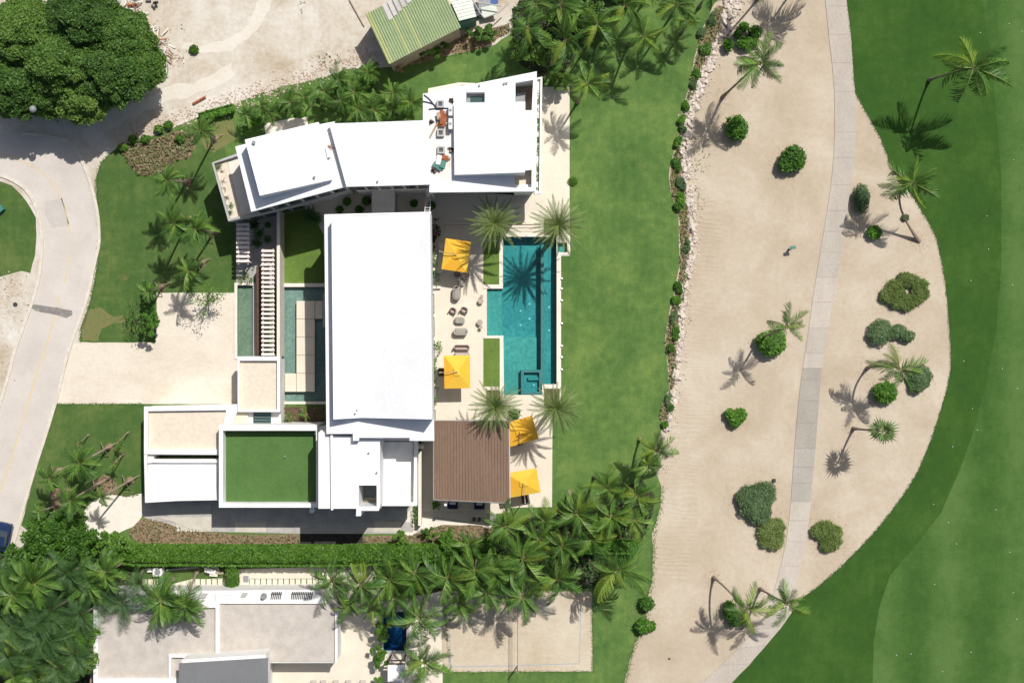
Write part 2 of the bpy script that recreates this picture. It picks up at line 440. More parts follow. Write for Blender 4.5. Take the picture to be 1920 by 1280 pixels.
PONDT = tile_mat('pond_stone', (0.190, 0.238, 0.217), (0.361, 0.392, 0.375), 6)
PONDG = tile_mat('pond_green_stone', (0.160, 0.200, 0.143), (0.320, 0.330, 0.253), 6)
WATER = water_mat('pool_water', (0.46, 0.82, 0.84), 2.5, 0.3)
WATERP = water_mat('pond_water', (0.72, 0.86, 0.82), 2.5, 0.2)
WATERB = water_mat('deep_blue_water', (0.20, 0.55, 0.75), 2.5, 0.2)
NAVYT = tile_mat('blue_mosaic', (0.02, 0.13, 0.25), (0.05, 0.24, 0.40))
GREYST = plain('grey_pool_stone', (0.26, 0.28, 0.27), (0.19, 0.22, 0.215), 3, 0.6, 0.15, 14)
BROWN = plain('brown_roof_board', (0.206, 0.133, 0.089), (0.166, 0.106, 0.072), 1.2, 0.7, 0.2, 10, sy=0.2)
BROWND = plain('dark_timber', (0.10, 0.055, 0.04), (0.06, 0.035, 0.025), 2, 0.7, 0.2, 10)
WOOD = plain('weathered_timber', (0.42, 0.34, 0.26), (0.28, 0.22, 0.16), 3, 0.85, 0.2, 12)
TRUNK = plain('palm_trunk', (0.34, 0.27, 0.21), (0.20, 0.155, 0.12), 5, 0.95, 0.5, 14)
TRUNKD = plain('date_palm_trunk', (0.17, 0.125, 0.085), (0.09, 0.065, 0.045), 6, 0.95, 0.7, 9)
BARK = plain('tree_bark', (0.22, 0.17, 0.12), (0.12, 0.09, 0.06), 4, 0.95, 0.6, 12)
YELL = plain('yellow_canvas', (0.72, 0.45, 0.048), (0.68, 0.41, 0.040), 0.8, 0.8, 0.08, 20)
YELLB = plain('amber_canvas', (0.74, 0.40, 0.030), (0.70, 0.36, 0.024), 0.8, 0.8, 0.08, 20)
SHEDG = plain('green_sheet_metal', (0.24, 0.31, 0.15), (0.20, 0.265, 0.13), 0.7, 0.6, 0.1, 8, dirt=(0.30, 0.36, 0.17))
SHEDY = plain('yellow_green_sheet_metal', (0.34, 0.37, 0.15), (0.28, 0.32, 0.13), 0.7, 0.6, 0.1, 8)
SHEDL = plain('lilac_grey_sheet_metal', (0.50, 0.46, 0.47), (0.40, 0.37, 0.38), 0.9, 0.6, 0.1, 8)
SHEDW = plain('pale_sheet_metal', (0.58, 0.62, 0.55), (0.48, 0.52, 0.46), 0.9, 0.6, 0.1, 8)
RUST = plain('rusty_steel', (0.36, 0.12, 0.045), (0.20, 0.06, 0.025), 3, 0.85, 0.4, 12)
TEALM = plain('green_tarpaulin', (0.07, 0.22, 0.17), (0.04, 0.14, 0.11), 2, 0.6, 0.2, 8)
BLUEP = plain('blue_plastic', (0.03, 0.10, 0.32), (0.02, 0.06, 0.2), 2, 0.5, 0.1, 8)
DARKM = plain('dark_metal', (0.045, 0.045, 0.05), (0.03, 0.03, 0.035), 2, 0.5, 0.1, 8)
GREYM = plain('grey_metal', (0.26, 0.27, 0.28), (0.20, 0.21, 0.22), 1.2, 0.5, 0.1, 8)
DGREY = plain('dark_grey_roof_sheet', (0.165, 0.170, 0.175), (0.145, 0.148, 0.152), 0.6, 0.6, 0.08, 8)
LINEN = plain('linen_cushion', (0.45, 0.41, 0.36), (0.39, 0.355, 0.31), 3, 0.95, 0.3, 24)
TAUPE = plain('taupe_woven_rope', (0.33, 0.275, 0.24), (0.26, 0.21, 0.18), 3, 0.9, 0.4, 24)
GREYC = plain('sage_grey_cushion', (0.31, 0.30, 0.255), (0.26, 0.25, 0.215), 3, 0.95, 0.3, 24)
PINKT = plain('pinkish_stone_top', (0.42, 0.33, 0.29), (0.36, 0.28, 0.25), 3, 0.8, 0.2, 24)
NAVY = plain('navy_cushion', (0.02, 0.022, 0.06), (0.012, 0.014, 0.04), 3, 0.9, 0.2, 20)
ROCKM = plain('limestone_rock', (0.62, 0.545, 0.475), (0.44, 0.375, 0.315), 2.2, 0.95, 0.8, 7)
YLINE = plain('faded_yellow_paint', (0.60, 0.47, 0.22), (0.52, 0.44, 0.30), 3, 0.8, 0.05, 8)
BLINE = plain('blue_court_tape', (0.24, 0.33, 0.42), (0.34, 0.36, 0.38), 3, 0.8, 0.05, 8)
GLASS = glass_mat('window_glass', (0.03, 0.045, 0.05))
GLASST = glass_mat('green_tinted_glass', (0.035, 0.075, 0.07))
GLASSB = glass_mat('skylight_glass', (0.10, 0.11, 0.11))
CARBL = glass_mat('blue_car_paint', (0.010, 0.025, 0.07), 0.2)
TYRE = plain('tyre_rubber', (0.02, 0.02, 0.02), None, 3, 0.9, 0.1, 10)
BALLM = plain('white_ball', (0.8, 0.8, 0.78), None, 3, 0.4, 0, 10)

L_TREE = leaf_mat('dense_tree_leaf', [(0.029, 0.072, 0.013), (0.060, 0.134, 0.022), (0.107, 0.201, 0.034), (0.170, 0.264, 0.050)])
L_BUSH = leaf_mat('sea_grape_leaf', [(0.039, 0.101, 0.015), (0.075, 0.189, 0.022), (0.128, 0.273, 0.030)])
L_GREY = leaf_mat('grey_green_leaf', [(0.056, 0.106, 0.039), (0.106, 0.175, 0.072), (0.163, 0.237, 0.111)])
L_GRASSY = leaf_mat('olive_shrub_leaf', [(0.066, 0.103, 0.023), (0.125, 0.186, 0.043), (0.231, 0.289, 0.094)])
L_HEDGE = leaf_mat('hedge_leaf', [(0.031, 0.085, 0.010), (0.058, 0.148, 0.014), (0.100, 0.217, 0.024), (0.158, 0.245, 0.054)])
L_COVER = leaf_mat('ground_cover_leaf', [(0.055, 0.085, 0.022), (0.13, 0.135, 0.055), (0.30, 0.225, 0.13), (0.07, 0.135, 0.03)], 0.15)
L_DRY = leaf_mat('bronze_ground_cover', [(0.10, 0.085, 0.035), (0.20, 0.15, 0.08), (0.09, 0.14, 0.04), (0.25, 0.22, 0.12), (0.07, 0.12, 0.03)], 0.15)
L_RED = leaf_mat('dark_red_leaf', [(0.05, 0.012, 0.010), (0.09, 0.02, 0.015), (0.03, 0.05, 0.01)], 0.15)
L_COCO = leaf_mat('coconut_frond', [(0.026, 0.068, 0.015), (0.059, 0.143, 0.026), (0.110, 0.223, 0.037), (0.221, 0.336, 0.056)], 0.14, 0.42)
L_COCOD = leaf_mat('dark_coconut_frond', [(0.026, 0.065, 0.022), (0.060, 0.136, 0.041), (0.122, 0.224, 0.068)], 0.14, 0.42)
L_DATE = leaf_mat('date_palm_frond', [(0.078, 0.124, 0.039), (0.137, 0.195, 0.065), (0.227, 0.280, 0.111)], 0.2, 0.5)
L_FAN = leaf_mat('fan_palm_leaf', [(0.07, 0.12, 0.04), (0.12, 0.19, 0.06), (0.20, 0.26, 0.10)], 0.2)
L_YEL = leaf_mat('lime_frond', [(0.10, 0.19, 0.025), (0.19, 0.29, 0.035), (0.30, 0.35, 0.06)], 0.3, 0.5)
L_DEADF = leaf_mat('dry_brown_frond', [(0.20, 0.12, 0.06), (0.34, 0.23, 0.13), (0.42, 0.31, 0.19)], 0.15, 0.8)
RACH = plain('frond_rib', (0.208, 0.264, 0.064), (0.160, 0.216, 0.044), 3, 0.6, 0, 8)
RACHG = plain('green_frond_rib', (0.10, 0.17, 0.05), (0.07, 0.13, 0.04), 3, 0.6, 0, 8)
RACHD = plain('dry_frond_rib', (0.36, 0.25, 0.14), (0.28, 0.2, 0.1), 3, 0.8, 0, 8)

# ------------------------------------------------------------------ the ground and the sheets on it
POOL = [(943, 444), (1043.5, 444), (1043.5, 720), (1016, 720), (1016, 740), (945, 740), (944, 629), (913, 629), (913, 541), (943, 541)]
POND = rect(525, 538, 612, 752)
LPOND = rect(445, 535, 474, 669)
CORNERP = rect(1045, 455, 1063, 473)
NPOOL = rect(719, 1146, 762, 1219)
HOLES = [POOL, POND, LPOND, CORNERP, NPOOL]
gsheet('ground', SAND, rect(-5000, -5000, 7000, 6400), 0.0, holes=HOLES)

BORDER = [(1345, -60), (1343, 0), (1330, 30), (1312, 62), (1303, 110), (1292, 160), (1277, 230), (1262, 290), (1254, 330), (1260, 370), (1272, 405),
          (1273, 440), (1274, 500), (1266, 545), (1254, 590), (1246, 640), (1252, 690), (1254, 730), (1240, 765), (1243, 800), (1225, 850), (1232, 890),
          (1240, 910), (1238, 950), (1224, 1000), (1224, 1040), (1222, 1090), (1208, 1140), (1215, 1165), (1200, 1190), (1190, 1205), (1180, 1240), (1170, 1285), (1160, 1400)]
gsheet('limestone_ground', DIRT, [(-2200, -2200), (1500, -2200), (1400, -60), (1180, 0), (1000, 60), (850, 150), (600, 200), (400, 260), (240, 400), (150, 640),
       (40, 800), (60, 1280), (400, 1900), (-2200, 1900)], 0.004, 0.15, seed=3)
EST = [(150, 642), (152, 615), (160, 595), (170, 560), (178, 520), (185, 470), (186, 440), (184, 400), (180, 365), (180, 335), (190, 305), (205, 288), (225, 274), (262, 262), (300, 250),
       (345, 232), (385, 212), (430, 200), (480, 178), (540, 160), (600, 146), (660, 128), (700, 128), (760, 124), (840, 104), (900, 92), (930, 84), (960, 60), (1010, -60)] + BORDER + \
      [(640, 1400), (560, 1400), (560, 1110), (190, 1110), (150, 1060), (40, 985), (66, 880), (90, 810), (106, 757), (293, 757), (293, 642)]
gsheet('estate_lawn', LAWN, EST, 0.008, 0.12, holes=HOLES, seed=1)
gsheet('west_lawn', LAWNW, [(151, 641), (153, 615), (161, 595), (171, 560), (179, 520), (186, 470), (187, 440), (185, 400), (181, 365), (181, 335), (191, 305), (206, 289), (226, 275),
       (300, 255), (380, 225), (420, 260), (440, 420), (440, 546), (293, 549), (292, 641)], 0.011, 0.06, seed=2)
gsheet('southwest_lawn', LAWNW, [(107, 758), (269, 758), (268, 930), (200, 940), (150, 975), (60, 990), (42, 983), (67, 880), (91, 810)], 0.011, 0.05, seed=4)
gsheet('dry_lawn_patch', DRYG, [(160, 588), (185, 580), (215, 592), (232, 590), (238, 602), (215, 608), (190, 616), (185, 638), (156, 638), (153, 615)], 0.0135, 0.35, step=.4)
gsheet('dry_lawn_patch', DRYG, [(375, 255), (405, 232), (435, 222), (440, 262), (415, 275), (400, 290), (385, 275)], 0.0135, 0.35, step=.4)
for tr_ in ([(500, -60), (482, 18), (450, 60), (420, 78), (385, 84), (345, 80), (338, 92), (385, 98), (430, 94), (470, 72), (500, 30), (530, -60)], [(150, 250), (190, 215), (260, 190), (320, 160), (380, 150), (430, 120), (440, 140), (390, 172), (320, 190), (260, 215), (205, 245), (170, 275)]): gsheet('dirt_track', DIRTP, tr_, 0.0065, 0.35, step=.5)
gsheet('traffic_island_lawn', LAWNW, [(-400, 300), (-60, 325), (0, 340), (22, 347), (50, 378), (66, 408), (69, 440), (66, 480), (57, 512), (40, 508), (0, 518), (-400, 540)], 0.009, 0.1, seed=5)
FAIRP = [(1587, -400), (1587, 0), (1597, 80), (1600, 150), (1605, 178), (1625, 212), (1650, 257), (1672, 312), (1698, 350), (1715, 374), (1740, 415), (1757, 450), (1768, 500), (1776, 560),
         (1782, 640), (1783, 690), (1775, 732), (1760, 782), (1745, 827), (1722, 882), (1697, 923), (1670, 960), (1633, 1005), (1577, 1062), (1527, 1105), (1505, 1120), (1470, 1168), (1440, 1205), (1405, 1245), (1370, 1281), (1240, 1400),
         (1240, 6000), (6900, 6000), (6900, -5000), (1587, -5000)]
gsheet('fairway_grass', FAIR, FAIRP, 0.006, 0.05, seed=6)
gsheet('mown_fairway', FAIR2, [(1836, -5000), (1842, 0), (1850, 60), (1862, 150), (1870, 240), (1877, 330), (1877, 500), (1868, 620), (1848, 720), (1828, 800), (1800, 880), (1765, 960),
        (1710, 1030), (1668, 1080), (1648, 1140), (1638, 1200), (1636, 1281), (1640, 6000), (6900, 6000), (6900, -5000)], 0.010, 0.04, seed=7)

gsheet('raked_sand', SANDR, [(1300, 380), (1335, 360), (1352, 430), (1342, 520), (1350, 600), (1325, 700), (1335, 800), (1310, 900), (1312, 1000), (1280, 1090), (1225, 1080), (1228, 960), (1245, 850), (1262, 760), (1280, 620), (1296, 480)], 0.002, 0.5, seed=11, step=1)
# road with kerbs, yellow line, expansion patch
RR = smoothpoly([(-300, 240), (0, 250), (70, 252), (125, 262), (148, 285), (162, 320), (174, 355), (184, 400), (186.5, 440), (186, 462), (176, 500), (168, 545), (156, 582), (135, 640), (125, 670), (108, 745), (100, 770), (88, 810), (65, 880), (42, 960), (15, 1060), (-60, 1300)], 2)
RL = smoothpoly([(-300, 330), (-60, 322), (0, 328), (25, 338), (52, 356), (70, 392), (78, 430), (80, 460), (77, 500), (71, 535), (58, 575), (42, 620), (30, 650), (20, 690), (0, 760), (-30, 850), (-80, 1000), (-180, 1300)], 2)
gsheet('road', ROAD, RR + RL[::-1], 0.014)
def strip(name, mat, line, w, z0, z1, parent=None, kind='structure', amp=0.0):
    pts = [Vector(P(x, y, 0)[:2]) for x, y in line]; L = []; Rr = []
    for i, p in enumerate(pts):
        t = (pts[min(i + 1, len(pts) - 1)] - pts[max(i - 1, 0)]).normalized(); n = Vector((-t.y, t.x)); ww = w * (1 + amp * random.uniform(-1, 1))
        L.append(p + n * ww / 2); Rr.append(p - n * ww / 2)
    mb = MB()
    for i in range(len(pts) - 1):
        a, b, c, d = L[i], Rr[i], Rr[i + 1], L[i + 1]
        mb.add([(q.x, q.y, z) for z in (z0, z1) for q in (a, b, c, d)], [(4, 5, 6, 7), (0, 4, 7, 3), (1, 2, 6, 5)] + ([(0, 1, 5, 4)] if i == 0 else []) + ([(3, 7, 6, 2)] if i == len(pts) - 2 else []))
    o = mb.build(name, mat, parent, origin=None if parent is not None else (0, 0, 0))
    if kind and parent is None: o['kind'] = kind
    return o
strip('kerb', KERB, RR[8:], 0.28, 0.0, 0.12); strip('kerb', KERB, RL[4:], 0.28, 0.0, 0.12)
YL = smoothpoly([(-60, 276), (0, 286), (38, 300), (75, 320), (100, 345), (119, 378), (129, 415), (131, 455), (128, 500), (121, 530)], 2)
strip('road_centre_line', YLINE, YL, 0.11, 0.010, 0.0185, amp=0.3)
strip('road_centre_line', YLINE, smoothpoly([(111, 553), (104, 590), (86, 650), (66, 710), (40, 795), (16, 880), (-5, 935), (-30, 1010)], 2), 0.13, 0.010, 0.0185, amp=0.3)
gsheet('road_trench_patch', plain('trench_patch_concrete', (0.26, 0.245, 0.225), (0.16, 0.15, 0.14), 1.6, 0.9, 0.3, 10), [(50, 570), (75, 572), (112, 578), (135, 582), (136, 590), (124, 596), (100, 589), (66, 583)], 0.019, 0.08, step=0.3)
gsheet('road_repair_patch', ROADG, [(84, 378), (116, 372), (129, 418), (127, 424), (98, 428), (84, 400)], 0.0185, 0.04)
gsheet('driveway', DRIVE, [(150, 642), (292, 642), (294, 549), (445, 549), (445, 600), (446, 757), (104, 757), (113, 730), (124, 690), (137, 645)], 0.017, 0.03, seed=8)

# cart path in slabs
PLx = [(-120, 1536), (0, 1547), (60, 1553), (120, 1560), (180, 1565), (250, 1565), (310, 1562), (370, 1555), (430, 1545), (490, 1535), (550, 1525), (640, 1513), (700, 1503), (770, 1495), (860, 1488), (950, 1482), (1010, 1475), (1070, 1462), (1110, 1450)]
PRx = [(-120, 1578), (0, 1587), (80, 1597), (150, 1600), (190, 1605), (260, 1604), (310, 1600), (350, 1595), (420, 1585), (490, 1575), (560, 1563), (630, 1550), (690, 1541), (760, 1535), (830, 1530), (920, 1522), (960, 1519), (1010, 1512), (1070, 1498), (1110, 1488)]
def ix(tab, y):
    ys = [t[0] for t in tab]; xs = [t[1] for t in tab]; return float(np.interp(y, ys, xs))
CP = empty('cart_path', 1540, 640, None, None, kind='structure')
st = [-60, -18, 12, 65, 118, 172, 248, 296, 347, 395, 434, 473, 520, 566, 615, 662, 690, 711, 751, 792, 840, 875, 905, 940, 975, 1015, 1060, 1108]
def pslab(q, mat):
    c = (sum(p[0] for p in q) / 4, sum(p[1] for p in q) / 4)
    g = 0.16
    q2 = [(p[0] + (g if p[0] < c[0] else -g), p[1] + (g if p[1] < c[1] else -g)) for p in q]
    mb = MB(); z = 0.05 + random.uniform(-0.002, 0.002)
    mb.prism([P(x, y, 0) for x, y in q2], -0.05, z); return mb.build('slab', mat, CP)
for a, b in zip(st[:-1], st[1:]):
    m = PATHB if 690 <= a < 840 else PATHD if 840 <= a < 940 else random.choice([PATHA, PATHC, PATHA]) if a < 900 else PATHC
    pslab([(ix(PLx, a), a), (ix(PRx, a), a), (ix(PRx, b), b), (ix(PLx, b), b)], m)
tail = [((1450, 1110), (1488, 1110)), ((1438, 1146), (1482, 1150)), ((1416, 1180), (1466, 1174)), ((1385, 1214), (1437, 1208)), ((1352, 1246), (1405, 1244)), ((1318, 1276), (1374, 1276)), ((1270, 1320), (1328, 1322))]
for (a, b), (c, d) in zip(tail[:-1], tail[1:]): pslab([a, b, d, c], random.choice([PATHC, PATHA]))

# paving of the estate
PATIO = [(808, 362), (1000, 362), (1003, 330), (1006, 163), (1068, 163), (1068, 480), (1052, 480), (1052, 728), (1052, 770), (1036, 775), (1035, 950), (955, 951), (955, 960), (935, 962), (812, 962), (790, 962), (790, 800), (806, 780)]
gsheet('pool_terrace', CREAM, PATIO, 0.020, holes=[[(943, 444), (1043.5, 444), (1043.5, 720), (1016, 720), (1016, 740), (945, 740), (944, 629), (913, 629), (913, 541), (943, 541)], CORNERP])
gsheet('north_terrace', CREAMW, [(803, 166), (860, 155), (890, 156), (890, 200), (800, 200)], 0.016)
gsheet('north_paving', CREAMW, [(495, 232), (575, 217), (580, 250), (500, 262)], 0.016)
gsheet('court_gravel', CREAM, [(566, 380), (600, 355), (814, 350), (814, 405), (615, 410), (607, 480), (607, 440), (596, 420), (580, 408)], 0.018)
gsheet('entry_court_paving', CONC, rect(443, 392, 521, 535), 0.016)
gsheet('inner_court_lawn', COURTL, rect(526, 392, 612, 533), 0.014)
gsheet('alley_paving', CONC, [(268, 930), (930, 930), (930, 978), (905, 1000), (680, 1000), (560, 1000), (330, 995), (268, 968)], 0.013)
AL = empty('side_alley', 560, 985, None, None, kind='structure')
xs = [330, 397, 440, 500, 563, 615, 660, 700, 752, 775]
for a, b in zip(xs[:-1], xs[1:]):
    mb = MB(); mb.prism([P(x, y, 0) for x, y in rect(a + .4, 978, b - .4, 996 + (random.random() * 2))], 0, 0.05 + random.uniform(0, .01))
    mb.build('slab', CONCL if a in (330, 440, 700) else CONC, AL)
xs = [285, 340, 397, 430, 460, 520, 576, 615, 634, 690, 752]
for a, b in zip(xs[:-1], xs[1:]):
    mb = MB(); mb.prism([P(x, y, 0) for x, y in rect(a + .4, 945, b - .4, 976.5)], 0, 0.045 + random.uniform(0, .01)); mb.build('slab', CONC, AL)
mb = MB(); mb.prism([P(x, y, 0) for x, y in [(295, 969), (396, 968), (397, 996), (355, 990), (320, 976)]], 0, 0.09); mb.build('slab', CONCL, AL)
gsheet('southeast_paving', CREAMW, [(750, 998), (765, 960), (780, 940), (812, 962), (812, 975), (925, 985), (900, 1003), (830, 1000), (790, 990), (770, 1005)], 0.024)
gsheet('neighbour_terrace', CREAM, [(455, 1084), (610, 1060), (720, 1060), (830, 1100), (830, 1400), (500, 1400), (500, 1240), (620, 1240), (620, 1100)], 0.016, holes=[NPOOL])
gsheet('neighbour_side_path', CREAM, [(255, 1066), (455, 1066), (610, 1062), (610, 1110), (255, 1110)], 0.014)
gsheet('shade_dark_mulch', USOIL, [(700, 1058), (830, 1040), (900, 1020), (930, 985), (1000, 968), (1090, 940), (1150, 930), (1205, 900), (1228, 930), (1215, 990), (1190, 1030), (1150, 1060), (1120, 1104), (835, 1104), (770, 1120), (715, 1100)], 0.0175, 0.3, seed=21)  # mulch sheets below the palms, their dark colour standing for deep shade
gsheet('shade_dark_mulch', USOIL, [(-300, 1040), (40, 1030), (130, 1050), (180, 1075), (250, 1065), (250, 1108), (175, 1130), (174, 1290), (150, 1400), (-300, 1400)], 0.0175, 0.3, seed=22)
gsheet('shade_dark_mulch', USOIL, [(960, 20), (1010, -40), (1150, -40), (1130, 20), (1100, 50), (1080, 100), (1055, 150), (1010, 140), (960, 110)], 0.0175, 0.3, seed=23)
gsheet('sand_court', COURTS, [(830, 1108), (1110, 1108), (1111, 1258), (845, 1259), (828, 1240)], 0.018, 0.05)
for pl in ([(1089, 1130), (1088, 1180), (1086, 1243)], [(1086, 1243), (960, 1247), (843, 1249)], [(845, 1249), (843, 1180), (842, 1120)]):
    strip('court_line', BLINE, pl, 0.07, 0.01, 0.024)
gsheet('rubble_ground', DIRT, [(-300, 525), (0, 520), (30, 514), (52, 520), (55, 545), (40, 600), (25, 640), (10, 690), (-20, 770), (-300, 800)], 0.012, 0.12)
gsheet('garden_sand_path', CREAMW, [(150, 975), (163, 948), (200, 925), (240, 930), (268, 925), (268, 965), (250, 985), (220, 1000), (200, 1010), (150, 1005)], 0.016, 0.12)

gsheet('block_shade_patch', plain('painted_shade_ground', (0.035, 0.03, 0.028), (0.02, 0.018, 0.016), 2, 0.9, 0.2, 8), rect(563, 1000, 680, 1021), 0.0295)  # flat near-black sheet: shade of the tall south blocks put into the colour
# ------------------------------------------------------------------ swimming pools
def basin(name, pts, depth, tile, par, zt=0.0):
    mb = MB(); w = [P(x, y, 0) for x, y in pts]; n = len(w)
    a = sum(w[i][0] * w[(i + 1) % n][1] - w[(i + 1) % n][0] * w[i][1] for i in range(n))
    if a < 0: w = w[::-1]
    for i in range(n):
        p, q = w[i], w[(i + 1) % n]
        mb.add([(p[0], p[1], zt), (q[0], q[1], zt), (q[0], q[1], -depth), (p[0], p[1], -depth)], [(0, 1, 2, 3)])
    mb.add([(p[0], p[1], -depth) for p in w], [tuple(range(n))])
    return mb.build(name, tile, par)
pool = empty('swimming_pool', 993, 600, 'large turquoise swimming pool with a long lane and a square spa beside the cream terrace', 'swimming pool')
basin('basin', POOL, 1.25, POOLT, pool, 0.02)
blk('tanning_shelf', POOLG, pool, rect(913.3, 541.3, 941, 628.7), -0.35, -1.2)
blk('deep_step', POOLG, pool, rect(944.6, 632, 1006, 739.5), -0.75, -1.24)
blk('divider_wall', GREYST, pool, rect(1014, 458, 1020, 719.6), -0.035, -1.2)
ring('spa_wall', GREYST, pool, rect(977, 693, 1014, 739), rect(982, 698, 1011, 734), -0.035, -1.2, -0.9)
blk('spa_bench', POOLT, pool, rect(990, 707, 1010.6, 713), -0.22, -0.62)
blk('spa_floor', POOLT, pool, rect(981.9, 697.9, 1011.1, 734.1), -0.52, -1.0)
wsh = sheet('water', WATER, [P(x, y)[:2] for x, y in POOL], -0.03, parent=pool)
for a, b in ((1043.7, 1052),): blk('coping', CREAMW, pool, rect(a, 478, b, 728), 0.10, 0.0)
blk('coping', CREAMW, pool, rect(936, 452, 942.8, 541), 0.10, 0.0); blk('coping', CREAMW, pool, rect(906, 533.5, 936, 541), 0.10, 0.0)
blk('coping', CREAMW, pool, rect(937, 629.2, 943.8, 735), 0.10, 0.0); blk('coping', CREAMW, pool, rect(906, 629.2, 937, 634), 0.10, 0.0)
blk('coping', CREAMW, pool, rect(1016.2, 720.2, 1043.6, 728), 0.10, 0.0); blk('coping', CREAMW, pool, rect(943, 438, 1016, 443.8), 0.10, 0.0)
blk('coping', CREAMW, pool, rect(1044, 473.5, 1069, 478), 0.10, 0.0); blk('coping', CREAMW, pool, rect(1063.5, 440, 1069, 473), 0.10, 0.0)
for x, y in ((993, 569), (976, 582), (993, 597), (976, 609), (1030, 575), (1030, 619), (1001, 711), (1001, 722)):
    mb = MB(); d = -1.24 if y < 640 else -0.51
    c = P(x, y); mb.tube([(c[0], c[1], d - 0.01), (c[0], c[1], d + 0.03)], 0.10, 10); mb.build('pool_light', BALLM, pool)
cp = empty('corner_basin', 1054, 464, 'tiny square water basin under the palm at the pool corner', 'basin')
basin('basin', CORNERP, 0.6, POOLG, cp, 0.02); sheet('water', WATER, [P(x, y)[:2] for x, y in CORNERP], -0.03, parent=cp)
pond = empty('reflecting_pond', 567, 645, 'shallow dark green reflecting pond with stepping slabs by the long white hall', 'pond')
basin('basin', POND, 0.45, PONDT, pond, 0.02); sheet('water', WATERP, [P(x, y)[:2] for x, y in POND], -0.06, parent=pond)
blk('coping', CREAMW, pond, rect(525, 531, 612, 537.8), 0.12, 0.0); blk('coping', CREAMW, pond, rect(525, 752.3, 612, 757.5), 0.12, 0.0)
SL = [(556, 564, 590, 597.3), (556, 598, 590, 631.5), (556, 632.2, 590, 665.3), (556, 666, 590, 699.3), (556, 700, 590, 734), (591, 564, 604.5, 597.3), (534.5, 700, 555.2, 734), (605, 551, 609, 613)]
for i, s in enumerate(SL):
    o = blk('stepping_slab' if i < 7 else 'threshold', CREAM if i < 7 else GREYW, pond, rect(*s), 0.14, -0.42)
lp = empty('green_pond', 460, 602, 'narrow pale green water basin between driveway and slatted walkway', 'pond')
basin('basin', LPOND, 0.4, PONDG, lp, 0.02); sheet('water', WATERP, [P(x, y)[:2] for x, y in LPOND], -0.06, parent=lp)
ring('coping', CREAMW, lp, rect(439.5, 530, 479.5, 673), rect(444.8, 534.8, 474.2, 669.2), 0.12, 0.0)
for x, y in ((455, 553), (453, 557), (461, 655), (452, 661), (466, 650)):
    mb = MB(); c = P(x, y); mb.ell((c[0], c[1], -0.38), (0.07, 0.09, 0.05), 7, 4); mb.build('pebble', ROCKM, lp)
npl = empty('blue_pool', 740, 1180, 'small deep blue plunge pool half hidden under palms on the lower plot', 'swimming pool')
basin('basin', NPOOL, 1.4, NAVYT, npl, 0.02); sheet('water', WATERB, [P(x, y)[:2] for x, y in NPOOL], -0.04, parent=npl)
ring('coping', GREYW, npl, rect(714, 1140, 767, 1224), rect(718.8, 1145.8, 762.2, 1219.2), 0.1, 0.0)
blk('entry_step', NAVYT, npl, rect(719.3, 1187, 727, 1204), -0.25, -1.35)

# planted lawn strips by the pool
for nm, r_, lab in (('lawn_bed', rect(906.5, 452, 935.8, 533), 'narrow lawn strip under the palm at the upper left of the pool'),
                    ('lawn_bed', rect(906.5, 634.3, 936.8, 724), 'narrow lawn strip left of the lower half of the pool')):
    o = blk(nm, COURTL, None, r_, 0.06, 0.0); tag(o, lab, 'lawn strip', 'lawn strips along the pool')
mbt = blk('planter_bed', SOIL, None, rect(1020.5, 729, 1049, 760), 0.07, 0.0); tag(mbt, 'square soil bed for the palm at the lower right pool corner', 'plant bed')
mbt = blk('planter_bed', SOIL, None, rect(1020, 411, 1046, 440), 0.07, 0.0); tag(mbt, 'square soil bed for the palm at the upper right pool corner', 'plant bed')
mbt = blk('planter_bed', SOIL, None, rect(912, 731, 938, 757), 0.07, 0.0); tag(mbt, 'square soil bed for the palm between the pool and the brown roof', 'plant bed')
mbt = blk('planter_bed', SOIL, None, rect(910, 413, 938, 450), 0.07, 0.0); tag(mbt, 'square soil bed for the palm in front of the north wing', 'plant bed')
# terrace steps
stp = empty('terrace_steps', 870, 423, 'broad shallow cream steps down from the shaded north terrace', 'steps')
for i, y in enumerate((416, 422.5, 429)): blk('step', CREAM, stp, rect(831, y, 905, y + 5.4), 0.16 - 0.045 * i, 0.0)
stp = empty('terrace_steps', 990, 424, 'short cream steps above the pool between the two palms', 'steps')
for i, y in enumerate((416, 422.5, 429)): blk('step', CREAM, stp, rect(945, y, 1014, y + 4.6), 0.16 - 0.04 * i, 0.0)

# ------------------------------------------------------------------ the villa
villa = empty('villa', 700, 600, 'sprawling white flat roofed villa of linked wings around a long tilted main roof', 'house')
def part_ring(pts, t):  # shrink polygon towards its centre by t pixels
    cx = sum(p[0] for p in pts) / len(pts); cy = sum(p[1] for p in pts) / len(pts)
    return [(p[0] + (t if p[0] < cx else -t), p[1] + (t if p[1] < cy else -t)) for p in pts]
def windows(par, p0, p1, z0, z1, n, fm=GREYM, out=0.04, glass=GLASS):
    """n windows along a wall line (world xy) facing right of p0->p1"""
    a = Vector(p0[:2]); b = Vector(p1[:2]); d = (b - a); L = d.length; d.normalize(); nrm = Vector((d.y, -d.x))
    w = L / n
    for i in range(n):
        c = a + d * (w * (i + .5)) + nrm * out; ang = math.atan2(d.y, d.x)
        mb = MB(); hw = w * 0.8; hh = z1 - z0; zc = (z0 + z1) / 2
        for sx in (-1, 1): mb.box((c.x + d.x * sx * hw / 2, c.y + d.y * sx * hw / 2, zc), (0.07, 0.10, hh), ang)
        for sz in (-1, 1): mb.box((c.x, c.y, zc + sz * (hh / 2)), (hw + 0.07, 0.10, 0.07), ang)
        w_ = mb.build('window', fm, par)
        mb = MB(); mb.box((c.x - nrm.x * 0.01, c.y - nrm.y * .01, zc), (hw - 0.07, 0.03, hh - 0.07), ang); mb.build('pane', glass, w_)
